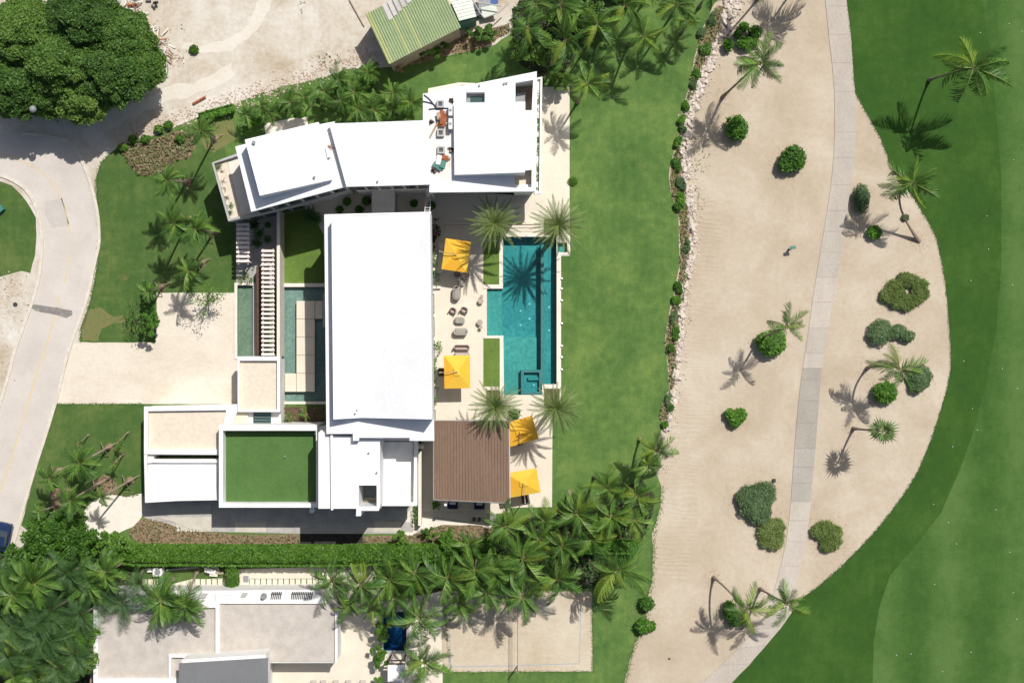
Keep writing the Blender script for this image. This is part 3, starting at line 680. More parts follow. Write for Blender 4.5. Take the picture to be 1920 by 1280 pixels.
def vent(par, x, y, z, r=0.09, h=0.25, m=None):
    c = P(x, y, z); mb = MB(); mb.tube([(c[0], c[1], z - 0.01), (c[0], c[1], z + h)], r, 8); mb.tube([(c[0], c[1], z + h), (c[0], c[1], z + h + .05)], r * 1.4, 8)
    return mb.build('roof_vent', m or GREYM, par)

# main hall
mh_out = [(608, 402), (808, 397), (814, 826), (768, 826), (768, 820.5), (673, 820.5), (673, 826), (662, 826), (662, 813), (612, 813)]
hall = blk('main_hall', WALLW, villa, [(616, 408), (801, 404), (806, 818), (618, 805)], 7.7, 0.0)
blk('eaves_slab', WHITE, hall, mh_out, 8.2, 7.69)
o = blk('tilted_roof', WHITE, hall, [(621.5, 408, 9.6), (673, 403, 8.9), (806.5, 399, 10.6), (811, 786, 10.6), (675, 783, 8.9), (625, 786, 9.6)], 9.6, 8.21)
for x, y in ((666, 420), (752, 500), (752, 611), (752, 718), (669, 769)): vent(hall, x, y, 9.6, 0.07, 0.12)
a, b = P(806, 818, 7.7), P(801, 404, 7.7)
windows(hall, a, b, 0.3, 3.4, 9); windows(hall, a, b, 4.4, 7.0, 9)
a, b = P(616, 408, 7.7), P(618, 805, 7.7); windows(hall, a, b, 0.3, 3.6, 8)
strip('roof_crack', GREYM, [(680, 785), (681, 800), (682, 818)], 0.03, 8.2, 8.215, hall)

# guest wing
gw = empty('x', 500, 340, None, None); bpy.data.objects.remove(gw)
gw = blk('guest_wing', WALLW, villa, [(401, 306), (443, 293), (560, 262), (640, 275), (653, 352), (560, 378), (430, 411)], 4.8, 0.0)
ring('balcony_parapet', GREYW, gw, [(397, 305), (441, 289), (560, 258), (643, 270), (656, 356), (560, 384), (428, 415)], [(401, 307), (444, 293), (560, 263), (639, 275), (651, 352), (560, 379), (431, 410)], 5.3, 4.2, 4.7)
blk('balcony_planter', GRAVEL, gw, [(401, 308), (425, 300), (452, 405), (431, 411)], 4.92, 4.8)
blk('balcony_floor', CREAMW, gw, [(426, 300), (447, 294), (475, 398), (453, 405)], 4.86, 4.8)
up = blk('upper_floor', WALLW, gw, [(446, 279), (592, 238), (614, 240), (645, 347), (475, 393)], 8.4, 4.7)
up_s = blk('roof_slab', WHITE, gw, [(441, 275), (596, 234), (627, 228), (648, 350), (471, 397)], 8.7, 8.39)
blk('tilted_roof', WHITE, gw, [(459, 262, 10.5), (597, 229, 9.4), (621.5, 337, 9.3), (487, 367, 10.5)], 9, 8.7)
blk('roof_hatch', WHITE, gw, [(610, 277), (616, 277), (619, 294), (614, 296)], 9.1, 8.7)
vent(gw, 477, 268, 10.35, 0.12); vent(gw, 590, 333, 9.5, 0.09)
a, b = P(475, 393, 8.4), P(645, 347, 8.4); windows(gw, a, b, 5.5, 7.8, 6)
a, b = P(430, 411, 4.8), P(560, 378, 4.8); windows(gw, a, b, 0.4, 3.6, 5)
for i, (x, y, g_) in enumerate([(409, 316, 1), (416, 324, 0), (418, 340, 0), (422, 352, 0), (424, 368, 0), (426, 372, 0), (434, 386, 1), (433, 398, 1), (411, 310, 1)]):
    mb = MB(); c = P(x, y, 4.92)
    for k in range(5):
        a_ = random.uniform(0, 6.28); l = random.uniform(.2, .5)
        mb.tube([(c[0], c[1], 4.88), (c[0] + math.cos(a_) * l * .5, c[1] + math.sin(a_) * l * .5, 5.12), (c[0] + math.cos(a_) * l, c[1] + math.sin(a_) * l, 5.17)], [.025, .02, .008], 4)
    if g_: mb.leafmi = 1; mb.leaves(rng.normal(size=(26, 3)) * (.13, .13, .05) + np.array([c[0], c[1], 5.15]), .09)
    o = mb.build('balcony_shrub', [BARK, L_GREY], None)
    tag(o, f'{"small green" if g_ else "bare twiggy"} shrub in the gravel bed of the west balcony, {["northernmost", "second from the top", "third from the top", "fourth from the top", "fifth from the top", "sixth from the top", "seventh from the top", "southernmost", "beside the top corner"][i]}', 'shrub', 'shrubs on the west balcony')

# link wing and corridor
lw = blk('link_wing', WALLW, villa, [(626, 236), (800, 230), (802, 341), (655, 345)], 9.1, 0.0)
blk('roof_slab', WHITE, lw, [(617, 232), (804, 225.5), (806, 346), (649.5, 350)], 9.5, 9.1)
vent(lw, 708, 341, 9.5, 0.07, .12)
a, b = P(655, 345, 9.1), P(802, 341, 9.1); windows(lw, a, b, 5.2, 8.4, 6)
co = blk('corridor', GREYW, villa, [(699, 345), (738, 345), (738, 404), (699, 404)], 3.7, 0.0)
blk('roof_slab', GREYW, co, [(697, 346), (740, 346), (740, 402), (697, 402)], 4.0, 3.7)

# north-east wing with voids
vo1 = [(966.5, 155.5), (999.7, 150), (997, 207), (966.5, 207)]; vo2 = rect(874, 173, 909, 196); vo3 = [(964, 322), (997, 318), (996.5, 351), (965.5, 351)]
out = [(793, 176), (817, 172), (1006.5, 134), (1003.5, 359), (805, 360.5), (804.6, 225), (793, 225)]
zz = 9.0
nw = sheet('north_wing', WHITE, [P(x, y, zz)[:2] for x, y in out], zz, [[P(x, y, zz)[:2] for x, y in v] for v in (vo1, vo2, vo3)], parent=villa, thick=0.75)
for v, zf, mt in ((vo1, 6.4, WOOD), (vo2, 8.1, WHITE), (vo3, 7.7, GRAVEL)):
    mb = MB(); mb.prism([(P(x, y, zz)[0], P(x, y, zz)[1], zf) for x, y in part_ring(v, -1.0)], zf - .15, zf); mb.build('void_floor', mt, nw)
blk('louvre_panel', GREYM, nw, [(967.5, 175), (986, 173), (986, 192), (967.5, 193)], 7.2, 6.7)
zu = 8.2
sheet('upper_wall', WALLW, [P(x, y, zu)[:2] for x, y in [(797, 182), (820, 178), (1003.5, 142), (1001, 346), (810, 347), (808, 229), (797, 229)]], zu, [[P(x, y, zz)[:2] for x, y in part_ring(v, -1.5)] for v in (vo1, vo2, vo3)], parent=nw, thick=4.4)
blk('ground_floor', WALLW, nw, [(803, 190), (1001, 158), (1000, 353), (809, 353), (808, 240), (803, 240)], 3.75, 0.0)
blk('tilted_roof', WHITE, nw, [(850.5, 193, 9.75), (985, 190.5, 10.9), (984.5, 323.5, 11.0), (852, 328, 9.75)], 9, 9.0)
zl = 4.2
blk('ledge', WALLW, nw, [(1001, 148), (1017, 144), (1013, 300), (1014, 363), (1001, 364)], zl, 3.7)
ring('ledge_rim', WALLW, nw, [(1005, 146.5), (1017, 144), (1013.5, 363), (1002, 364)], [(1007.5, 149), (1013.5, 148), (1011, 359), (1005, 360)], zl + .35, zl - .1)
a, b = P(809, 353, 3.75), P(1000, 353, 3.75); windows(nw, a, b, 0.3, 3.2, 7)
a, b = P(810, 347, 8.2), P(1001, 346, 8.2); windows(nw, a, b, 4.4, 7.6, 8)
sk = blk('skylight', GREYM, nw, rect(876, 176.5, 907.5, 195), 8.3, 8.11); blk('pane', GLASST, sk, rect(882, 181, 906, 194.5), 8.36, 8.3)
for x, y in ((825.5, 194.8), (826, 248.8), (826.8, 281)):
    s_ = ring('skylight', GREYW, nw, rect(x - 6.8, y - 7, x + 6.8, y + 7), rect(x - 3.8, y - 4, x + 3.8, y + 4), 9.35, 9.0, 9.0)
    blk('pane', GLASSB, s_, rect(x - 4, y - 4.2, x + 4, y + 4.2), 9.22, 9.05)
blk('roof_stain', OLDW, nw, [(806, 230), (846, 230), (846, 336), (834, 340), (808, 330)], 9.006, 8.99)
for x, y in ((899, 161), (945, 157.5), (950, 156.5), (903, 322)): vent(nw, x, y, 9.0, 0.07, .12)

# roof clutter on the north wing
def acunit(x, y, w, h, z, lab, rot=0):
    r_ = empty('air_conditioner', x, y, lab, 'air conditioner', z=z)
    c = P(x, y, z); W, D = w / K, h / K
    mb = MB(); mb.box((c[0], c[1], z + .45), (W, D, .8), rot); mb.build('casing', WALLW, r_)
    mb = MB(); mb.tube([(c[0], c[1], z + .86), (c[0], c[1], z + .89)], min(W, D) * .38, 12); mb.build('fan_guard', GREYM, r_)
    for s in (-1, 1):
        mb = MB(); mb.box((c[0] + s * W * .38, c[1], z + .025), (.06, D, .05), rot); mb.build('foot', DARKM, r_)
    return r_
acunit(845.5, 210, 6.5, 18, 9.0, 'tall white air conditioner on the north roof, upper one of the pair'); acunit(845.5, 235, 6.5, 18, 9.0, 'tall white air conditioner on the north roof, lower one of the pair')
def pile(x, y, z, mats, lab, cat, n=5, sx=12, sy=24, rz=0):
    r_ = empty('material_pile', x, y, lab, cat, z=z); c = P(x, y, z)
    for i in range(n):
        mb = MB(); mb.box((c[0] + random.uniform(-.3, .3) * sx / K, c[1] + random.uniform(-.3, .3) * sy / K, z + .06 + i * .07), (sx / K * random.uniform(.3, .9), sy / K * random.uniform(.2, .8), .05), rz + random.uniform(-.3, .3))
        mb.build(['sheet', 'board', 'panel', 'plank'][i % 4], mats[i % len(mats)], r_)
    return r_
pile(826.5, 224, 9.0, [RUST, WOOD, RUST, GREYM], 'narrow pile of rusty sheets and boards between two roof skylights', 'scrap pile', 7, 14, 30, .1)
pile(825, 306, 9.0, [TEALM, WHITE, TEALM], 'green corrugated sheets stacked on the north roof', 'sheet stack', 6, 24, 22, -.35)
pile(835, 297, 9.0, [RUST, RUST, WOOD], 'rust red sheets lying beside the green ones on the north roof', 'scrap pile', 4, 22, 12, -.6)
for i, (x0, y0, x1, y1, x2, y2, m_, lab) in enumerate([(793, 190, 812, 194, 818, 200, DARKM, 'black hose running from the roof edge to the first skylight'), (804, 205, 822, 203, 846, 203, DARKM, 'thin dark pipe lying across the north roof above the rusty pile'),
                                    (831, 214, 815, 240, 806, 258, WOOD, 'pale timber pole lying across the rusty pile on the roof'), (795, 178, 806, 186, 817, 201, DARKM, 'dark bent rod at the north west roof corner')]):
    z = 9.08; mb = MB(); pts = smoothpoly([(x0, y0), (x1, y1), (x2, y2)], 2); mb.tube([P(x, y, z) for x, y in pts], .05 if m_ is DARKM else .08, 6)
    tag(mb.build('roof_pipe', m_), lab, 'pipe')
for x, y, lab in ((808, 230, 'small dark debris heap by the seam of the link roof'), (814, 321, 'reddish debris scrap below the stacked green sheets'), (845, 189, 'dark pump fitting above the white air conditioners'), (845.5, 282, 'dark pump fitting beside the third skylight')):
    mb = MB(); c = P(x, y, 9.0)
    for k in range(6): mb.box((c[0] + random.uniform(-.2, .2), c[1] + random.uniform(-.2, .2), 9.08), (.28, .12, .12), random.uniform(0, 3))
    tag(mb.build('debris', BROWND), lab, 'debris')
mb = MB(); c = P(615, 276, 8.7)
for k in range(8):
    a_ = random.uniform(-.6, .5); mb.tube([(c[0], c[1], 8.75), (c[0] + .7 * math.cos(a_) * random.random(), c[1] + .5 * math.sin(a_), 8.9)], .025, 4)
tag(mb.build('debris', RUST), 'bundle of rusty wire by the dark seam of the guest roof', 'debris')

# ladder
lad = empty('ladder', 804, 380, 'white metal ladder from the terrace up to the main roof corner', 'ladder')
pa, pb = Vector(P(804, 362, 4.2)), Vector(P(801, 397, 8.1))
for s in (-1, 1):
    mb = MB(); mb.tube([pa + Vector((s * .22, 0, 0)), pb + Vector((s * .22, 0, 0))], .035, 6); mb.build('rail', WALLW, lad)
for i in range(7):
    q = pa.lerp(pb, (i + .5) / 7); mb = MB(); mb.tube([q + Vector((-.22, 0, 0)), q + Vector((.22, 0, 0))], .025, 6); mb.build('rung', WALLW, lad)
mb = MB(); mb.prism(poly(rect(799, 353, 812, 366), 4.2), 3.9); mb.build('landing', WALLW, lad)
for px, py in ((801, 355), (810, 355), (801, 364), (810, 364)):
    mb = MB(); a = P(px, py, 4.2); mb.box((a[0], a[1], 1.95), (.1, .1, 3.9)); mb.build('post', WALLW, lad)

# south blocks
sa = blk('service_block', WALLW, villa, [(597, 811), (601, 806.5), (609, 811), (617.5, 815), (620, 953), (597, 953)], 7.6, 0.0)
blk('roof_rib', WHITE, sa, [(619.2, 814), (624, 814), (624, 956), (620.5, 956)], 7.9, 7.0)
blk('low_groove', GREYW, sa, [(617, 815), (619.5, 815), (620.7, 953), (619.8, 953)], 7.0, 0)
blk('roof_slab', WHITE, sa, [(624, 817), (661, 817), (668, 826), (668, 953), (624, 953)], 7.5, 0.0)
zz = 7.5
cy = sheet('stair_block', WHITE, [P(x, y, zz)[:2] for x, y in [(668.2, 822), (712, 822), (713, 947), (710, 957), (677.5, 957), (676.5, 967), (667.5, 967), (668.2, 953)]], zz,
           [[P(x, y, zz)[:2] for x, y in [(672.5, 909.5), (706.3, 909.5), (706.3, 949), (672.5, 949)]]], parent=villa, thick=7.48)
blk('void_floor', PONDT, cy, [(676, 905), (712, 905), (712, 932), (676, 932)], 3.6, 3.4)
blk('void_floor', CREAM, cy, [(676, 932.5), (712, 932.5), (712, 952), (676, 952)], 3.8, 3.4)
for i in range(7): blk('timber_slat', WOOD, cy, rect(679 + i * 4, 938, 681 + i * 4, 949), 4.6, 4.3)
for x, y in ((707, 885), (692, 848)): vent(cy, x, y, 7.5, .06, .2)
tb = blk('terrace_block', WALLW, villa, [(714, 828), (774, 828), (774, 941), (714, 941)], 4.1, 0.0)
ring('parapet', WALLW, tb, [(713, 822), (782, 822), (782, 948), (713, 948)], [(713.6, 826), (776.5, 826), (775, 941.5), (713.6, 941.5)], 5.0, 3.4, 4.1)
gb = blk('turf_roof_block', WALLW, villa, rect(415, 803, 593, 945), 3.3, 0.0)
blk('roof_turf', TURF, gb, rect(417, 806, 598, 944), 3.4, 3.3)
ring('parapet', WALLW, gb, [(410.5, 796), (596.8, 796), (596.8, 951), (410.5, 951)], [(418, 807), (592.5, 807), (592.5, 943), (418, 943)], 4.6, 0.0, 3.3)
vent(gb, 535, 855, 3.4, .035, .3, GREYW)
mb = MB(); c = P(584, 957, 3); mb.tube([(c[0], c[1], 2.4), (c[0], c[1], 2.75)], .26, 14); tag(mb.build('satellite_dish', WALLW), 'small round white dish fixed below the turf roof parapet', 'dish')
mb = MB(); mb.tube([(c[0], c[1] + .0, 0), (c[0], c[1], 2.42)], .035, 6); o = mb.build('pole', GREYM); o.parent = bpy.data.objects['satellite_dish']; o.location = Vector(o.location) - bpy.data.objects['satellite_dish'].location
zz = 2.8
lb = sheet('garage_block', WALLW, [P(x, y, zz)[:2] for x, y in [(272, 763), (444, 759), (465, 771), (465, 799), (413, 799), (412, 938), (331, 937), (331, 940), (273, 940)]], zz,
           [[P(x, y, zz)[:2] for x, y in [(288, 853), (412, 853), (412, 860.5), (288, 860.5)]]], parent=villa, thick=2.78)
blk('roof_gravel', GRAVEL, lb, [(276, 772), (464, 772), (464, 799), (411, 800), (410, 843), (276, 843)], 2.86, 2.79)
ring('parapet', WALLW, lb, [(270, 762), (445, 757.5), (445, 771), (411, 845), (411, 852), (270, 851)], [(277, 770.5), (424, 768.5), (424, 769.5), (408.6, 842), (408.6, 842.2), (277, 842.2)], 3.25, 2.7)
blk('lower_roof', WHITE, lb, [(278, 868), (410, 868), (411, 938), (278, 938)], 2.95, 2.79)
ring('parapet', WALLW, lb, [(270, 851.5), (276, 851.5), (276, 868), (410, 862), (410, 868), (407, 937), (332, 938.5), (272, 942)], [(275, 853), (275.5, 853), (275.9, 867.5), (409, 867.5), (409, 868), (405, 933), (332, 933.5), (278, 936)], 3.2, 2.7)
blk('slot_planting', L_BUSH, lb, rect(290, 853, 410, 860), 0.9, 0.1)
eb = blk('entrance_block', WALLW, villa, rect(448, 673, 523, 770), 3.0, 0.0)
blk('roof_gravel', GRAVEL, eb, rect(449, 676, 521, 769), 3.1, 3.0)
ring('parapet', WALLW, eb, [(445.5, 668), (525, 668), (525, 772), (445.5, 772)], [(449, 676), (519.5, 676), (519.5, 768), (449, 768)], 3.5, 2.6, 3.0)
eg = blk('entrance_lobby', WALLW, villa, rect(466, 770, 526, 798), 2.5, 0.0)
g_ = blk('glass_roof', GLASST, eg, rect(475, 773, 508, 795), 2.62, 2.5)
for i in range(4): blk('glazing_bar', GREYM, g_, rect(475, 775 + i * 6, 508, 775.6 + i * 6), 2.66, 2.6)
blk('side_wall', CREAMW, villa, rect(519, 392, 524.6, 668), 2.4, 0.0)
blk('side_wall', CREAMW, villa, rect(784, 846, 790, 985), 1.2, 0.0)
blk('side_wall', CREAMW, villa, rect(782, 835, 792, 841), 2.4, 0.0)
blk('entry_wall', WALLW, villa, rect(590, 800, 611, 815), 4.0, 0.0)
blk('court_planter', SOIL, villa, rect(530, 763, 612, 792), 0.35, 0.0)

# slatted walkways
def pergola(x0, x1, y0, n, sp, w, lab, beams):
    r_ = empty('pergola', (x0 + x1) / 2, y0 + n * sp / 2, lab, 'pergola', 'slatted walkway covers')
    z = 2.7
    for i in range(n):
        y = y0 + i * sp
        mb = MB(); a = P(x0, y, z); b = P(x1, y + w, z); t = 0.22
        pts = []
        for (xx, yy) in ((x0, y), (x1 - 4, y), (x1 - 1.5, y + .7), (x1, y + 2), (x1, y + w), (x0, y + w)): pts.append(P(xx, yy, z))
        mb.prism(pts, z - t); mb.build('slat', SLATM, r_)
    for bx in beams:
        blk('beam', CREAMW, r_, rect(bx, y0 - 1, bx + 2.2, y0 + n * sp), z - .23, z - .5)
    for by in (y0 + 3, y0 + n * sp - 6):
        for bx in beams: blk('post', WALLW, r_, rect(bx, by, bx + 2, by + 2), z - .5, 0.0)
    return r_
pergola(443, 468, 418.5, 9, 8.55, 4.7, 'short white slatted pergola beside the guest wing with nine slats', (446, 464))
pergola(490, 514.5, 468, 24, 8.42, 4.5, 'long white slatted pergola between the green pond and the reflecting pond', (492, 511))
blk('garden_wall', BROWND, None, rect(480.5, 500, 485, 668), 1.6, 0.0); tag(bpy.data.objects['garden_wall'], 'low dark brown wall along the left side of the long slatted pergola', 'wall')

# ------------------------------------------------------------------ pavilion with boarded roof
pav = empty('pavilion', 884, 865, 'open pavilion with a brown boarded roof at the end of the pool', 'pavilion')
TL, TR, BR, BL = P(812.5, 788, 3.9), P(954.5, 789, 5.0), P(956, 943, 5.1), P(813, 936.5, 3.9)
n = 26
for i in range(n):
    a, b = i / n, (i + 1) / n - 0.09 / n
    q = [Vector(TL).lerp(Vector(TR), a), Vector(TL).lerp(Vector(TR), b), Vector(BL).lerp(Vector(BR), b), Vector(BL).lerp(Vector(BR), a)]
    dz = random.uniform(0, .012); top = [(p.x, p.y, p.z + dz) for p in q]; bot = [(p.x, p.y, p.z - .05) for p in q]
    mb = MB(); mb.add(top + bot, [(3, 2, 1, 0), (4, 5, 6, 7), (0, 1, 5, 4), (1, 2, 6, 5), (2, 3, 7, 6), (3, 0, 4, 7)]); mb.build('plank', BROWN, pav)
mb = MB(); q = [Vector(v) for v in (TL, TR, BR, BL)]
mb.add([(p.x, p.y, p.z - .06) for p in q] + [(p.x, p.y, p.z - .25) for p in q], [(3, 2, 1, 0), (4, 5, 6, 7), (0, 1, 5, 4), (1, 2, 6, 5), (2, 3, 7, 6), (3, 0, 4, 7)]); mb.build('roof_deck', BROWND, pav)
for a, b in ((TL, TR), (TR, BR), (BR, BL), (BL, TL)):
    mb = MB(); a = Vector(a); b = Vector(b); mb.tube([a + Vector((0, 0, -.05)), b + Vector((0, 0, -.05))], .07, 4); mb.build('fascia', GREYW, pav)
for x, y in ((835, 945), (917, 944), (822, 800), (945, 800)):
    blk('post', WALLW, pav, rect(x - 2, y - 2, x + 2.5, y + 3), 3.5, 0.0)
blk('counter', CONCL, pav, rect(880, 930, 915, 938), 1.0, 0.0)
blk('floor_edge', CONCL, pav, [(793, 958), (912, 958), (912, 985), (816, 968), (793, 968)], 0.06, 0.0)

# ------------------------------------------------------------------ outdoor furniture
def rr(cx, cy, w, l, r, z, rot=0, n=5):
    c = P(cx, cy, 0); out = []
    w2, l2 = w / 2, l / 2
    for (sx, sy, a0) in ((1, 1, 0), (-1, 1, 90), (-1, -1, 180), (1, -1, 270)):
        for k in range(n):
            a = R(a0 + 90 * k / (n - 1)); x = sx * (w2 - r) + r * math.cos(a); y = sy * (l2 - r) + r * math.sin(a)
            out.append((c[0] + x * math.cos(rot) - y * math.sin(rot), c[1] + x * math.sin(rot) + y * math.cos(rot), z))
    return out
def cushion(mb, cx, cy, w, l, z0, z1, r=.15, rot=0):
    b = .05
    mb.loft([rr(cx, cy, w - b, l - b, max(r - b / 2, .03), z0, rot), rr(cx, cy, w, l, r, z0 + b, rot), rr(cx, cy, w, l, r, z1 - b, rot), rr(cx, cy, w - 2 * b, l - 2 * b, max(r - b, .03), z1, rot)])
def shellback(mb, cx, cy, w, l, r, z0, z1, rot, a0, a1, th=.09, n=24):
    """curved back wrapping part of a rounded rectangle"""
    O = rr(cx, cy, w, l, r, 0, rot, 7); I = rr(cx, cy, w - 2 * th, l - 2 * th, max(r - th, .02), 0, rot, 7); N = len(O)
    i0 = int(a0 * N); i1 = int(a1 * N)
    idx = [i % N for i in range(i0, i1 + 1)]
    ringz = []
    for i in idx:
        o, q = O[i], I[i]; ringz.append([(o[0], o[1], z0), (o[0], o[1], z1), (q[0], q[1], z1), (q[0], q[1], z0)])
    mb.loft(ringz)
def sofa(name, x, y, w, l, lab, cat, rot=0, back=(0, 1), mat=LINEN, shell=TAUPE, group=None, r=.22, bh=.75):
    """back given as fractions of the outline that carry the backrest"""
    r_ = empty(name, x, y, lab, cat, group); W, Lm = w / K, l / K
    mb = MB(); cushion(mb, x, y, W, Lm, .12, .32, r, rot); mb.build('base', shell, r_, smooth=False)
    mb = MB(); cushion(mb, x, y, W - .2, Lm - .2, .32, .46, max(r - .1, .08), rot); mb.build('seat_cushion', mat, r_)
    if back: mb = MB(); shellback(mb, x, y, W, Lm, r, .3, bh, rot, *back); mb.build('backrest', shell, r_)
    for sx in (-1, 1):
        for sy in (-1, 1):
            c = P(x, y); dx, dy = sx * W * .33, sy * Lm * .33; px = c[0] + dx * math.cos(rot) - dy * math.sin(rot); py = c[1] + dx * math.sin(rot) + dy * math.cos(rot)
            mb = MB(); mb.tube([(px, py, 0), (px, py, .13)], .03, 6); mb.build('leg', DARKM, r_)
    return r_
sofa('daybed', 857, 549, 14.5, 27, 'long oval grey daybed standing upright on the terrace', 'daybed', R(-3), (.2, .95), GREYC, TAUPE, r=.34)
sofa('armchair', 849.5, 583, 13.5, 13, 'round armchair with pinkish cushion left of its twin', 'armchair', R(-25), (-.1, .55), PINKT, TAUPE, 'round armchairs', .3)
sofa('armchair', 870.5, 582, 14, 13.5, 'round armchair with dark curved back right of its twin', 'armchair', R(-15), (-.1, .55), PINKT, GREYC, 'round armchairs', .3)
sofa('coffee_table', 861.5, 601.5, 20, 14.5, 'low rounded sage grey table between the armchairs and the sofa', 'coffee table', 0, None, GREYC, GREYC, r=.3)
sofa('sofa', 864.5, 621, 26, 13.5, 'two seat grey sofa facing the low table', 'sofa', 0, (.45, 1.05), GREYC, LINEN, r=.26)
sofa('sofa', 866, 652, 29, 12, 'taupe lounge sofa just above the lower yellow umbrella', 'sofa', 0, (.0, .5), PINKT, TAUPE, r=.22)
sofa('sofa', 866, 666, 29, 12, 'pale sofa tucked half under the lower yellow umbrella', 'sofa', 0, None, LINEN, TAUPE, r=.22)
sofa('armchair', 858, 515, 13, 12, 'dark round chair below the upper yellow umbrella, left one', 'armchair', 0, (.45, 1.05), TAUPE, TAUPE, 'chairs under the upper umbrella', .28)
sofa('armchair', 874, 517, 13, 12, 'dark round chair below the upper yellow umbrella, right one', 'armchair', 0, (.45, 1.05), TAUPE, TAUPE, 'chairs under the upper umbrella', .28)
sofa('side_sofa', 866, 531, 9, 12, 'small pale bench cushion in the palm shadow under the upper umbrella', 'bench', R(8), None, LINEN, LINEN, r=.12)
def stool(x, y, r, h, lab, cat, mat=TAUPE, top=PINKT):
    r_ = empty('side_table' if cat == 'side table' else 'stool', x, y, lab, cat); c = P(x, y)
    mb = MB(); mb.tube([(c[0], c[1], 0), (c[0], c[1], h * .5), (c[0], c[1], h)], [r * .75, r * .55, r * .9], 14); mb.build('base', mat, r_)
    mb = MB(); mb.tube([(c[0], c[1], h), (c[0], c[1], h + .05)], r, 16); mb.build('top', top, r_)
stool(901.5, 564.5, .27, .42, 'round stool by the pool shelf, upper pair', 'stool'); stool(903.5, 556, .16, .5, 'little round table beside the upper stool', 'side table')
stool(900, 604.5, .28, .42, 'round stool by the pool shelf, lower pair', 'stool'); stool(902, 613.5, .17, .5, 'little round table beside the lower stool', 'side table')

def umbrella(x, y, w, l, rot, lab, mast, mats):
    r_ = empty('umbrella', x, y, lab, 'umbrella', 'yellow square umbrellas'); z = 2.6; c = Vector(P(x, y, z)); m = Matrix.Rotation(rot, 3, 'Z')
    W, Lm = w / K / 2, l / K / 2
    def T(a, b, zz): return c + m @ Vector((a, b, zz - z))
    for i, (a, b) in enumerate((((-W, -Lm), (W, -Lm)), ((W, -Lm), (W, Lm)), ((W, Lm), (-W, Lm)), ((-W, Lm), (-W, -Lm)))):
        mb = MB(); ap = (0.0, 0.0, z + .5)
        k = .17
        p0, p1 = T(*a, z), T(*b, z); q0, q1 = T(a[0] * k, a[1] * k, z + .40), T(b[0] * k, b[1] * k, z + .40)
        dn = Vector((0, 0, -.02)); mb.add([p0, p1, q1, q0, p0 + dn, p1 + dn, q1 + dn, q0 + dn], [(0, 1, 2, 3), (7, 6, 5, 4), (0, 4, 5, 1), (1, 5, 6, 2), (3, 2, 6, 7), (0, 3, 7, 4)])
        v0, v1 = p0 + Vector((0, 0, -.14)), p1 + Vector((0, 0, -.14)); mb.add([p0, p1, v1, v0], [(0, 1, 2, 3)])
        mb.build('canopy_panel', mats[i % 2], r_)
    mb = MB(); k = .24
    cs = [T(-W * k, -Lm * k, z + .44), T(W * k, -Lm * k, z + .44), T(W * k, Lm * k, z + .44), T(-W * k, Lm * k, z + .44), T(0, 0, z + .56)]
    mb.add(cs, [(0, 1, 4), (1, 2, 4), (2, 3, 4), (3, 0, 4)]); mb.build('vent_cap', mats[0], r_)
    mb = MB(); e = T(0, 0, z + .56); mb.tube([e, e + Vector((0, 0, .08))], .05, 8); mb.build('finial', DARKM, r_)
    for sx, sy in ((1, 1), (1, -1), (-1, 1), (-1, -1)):
        mb = MB(); mb.tube([T(0, 0, z + .45), T(sx * W, sy * Lm, z - .04)], .02, 5); mb.build('rib', GREYM, r_)
    bx = Vector(P(mast[0], mast[1], 0))
    if (Vector((bx.x, bx.y)) - Vector((c.x, c.y))).length > .2:
        mb = MB(); mb.tube([(bx.x, bx.y, .1), (bx.x, bx.y, 2.95)], .05, 8); mb.build('mast', WALLW, r_)
        d = Vector((c.x - bx.x, c.y - bx.y, 0)).normalized()
        mb = MB(); mb.tube([(bx.x, bx.y, 2.95), (bx.x + d.x * .9, bx.y + d.y * .9, 3.2), (c.x, c.y, z + .66)], .035, 6); mb.build('arm', WOOD, r_)
    else:
        mb = MB(); mb.tube([(bx.x, bx.y, .1), (c.x, c.y, z + .4)], .04, 8); mb.build('mast', WALLW, r_)
    mb = MB(); mb.box((bx.x, bx.y, .09), (.55, .75, .16), rot); mb.build('base', BROWND, r_)
umbrella(855.5, 479, 47, 57, R(-8), 'yellow umbrella near the north wing dappled by palm shadow', (828, 475), (YELLB, YELL))
umbrella(857, 697, 47.5, 60.5, R(1), 'yellow umbrella beside the lower lawn strip left of the pool', (828, 697), (YELL, YELLB))
umbrella(974, 809, 61, 44, R(16), 'orange yellow umbrella under the palm, upper one beside the brown roof', (974, 826), (YELLB, YELLB))
umbrella(981, 905, 57, 45, R(10), 'yellow umbrella at the terrace end, lower one beside the brown roof', (984, 935), (YELL, YELLB))
for x0, y0, x1, y1, lab in ((1007, 905, 1012, 912, 'a'),): pass
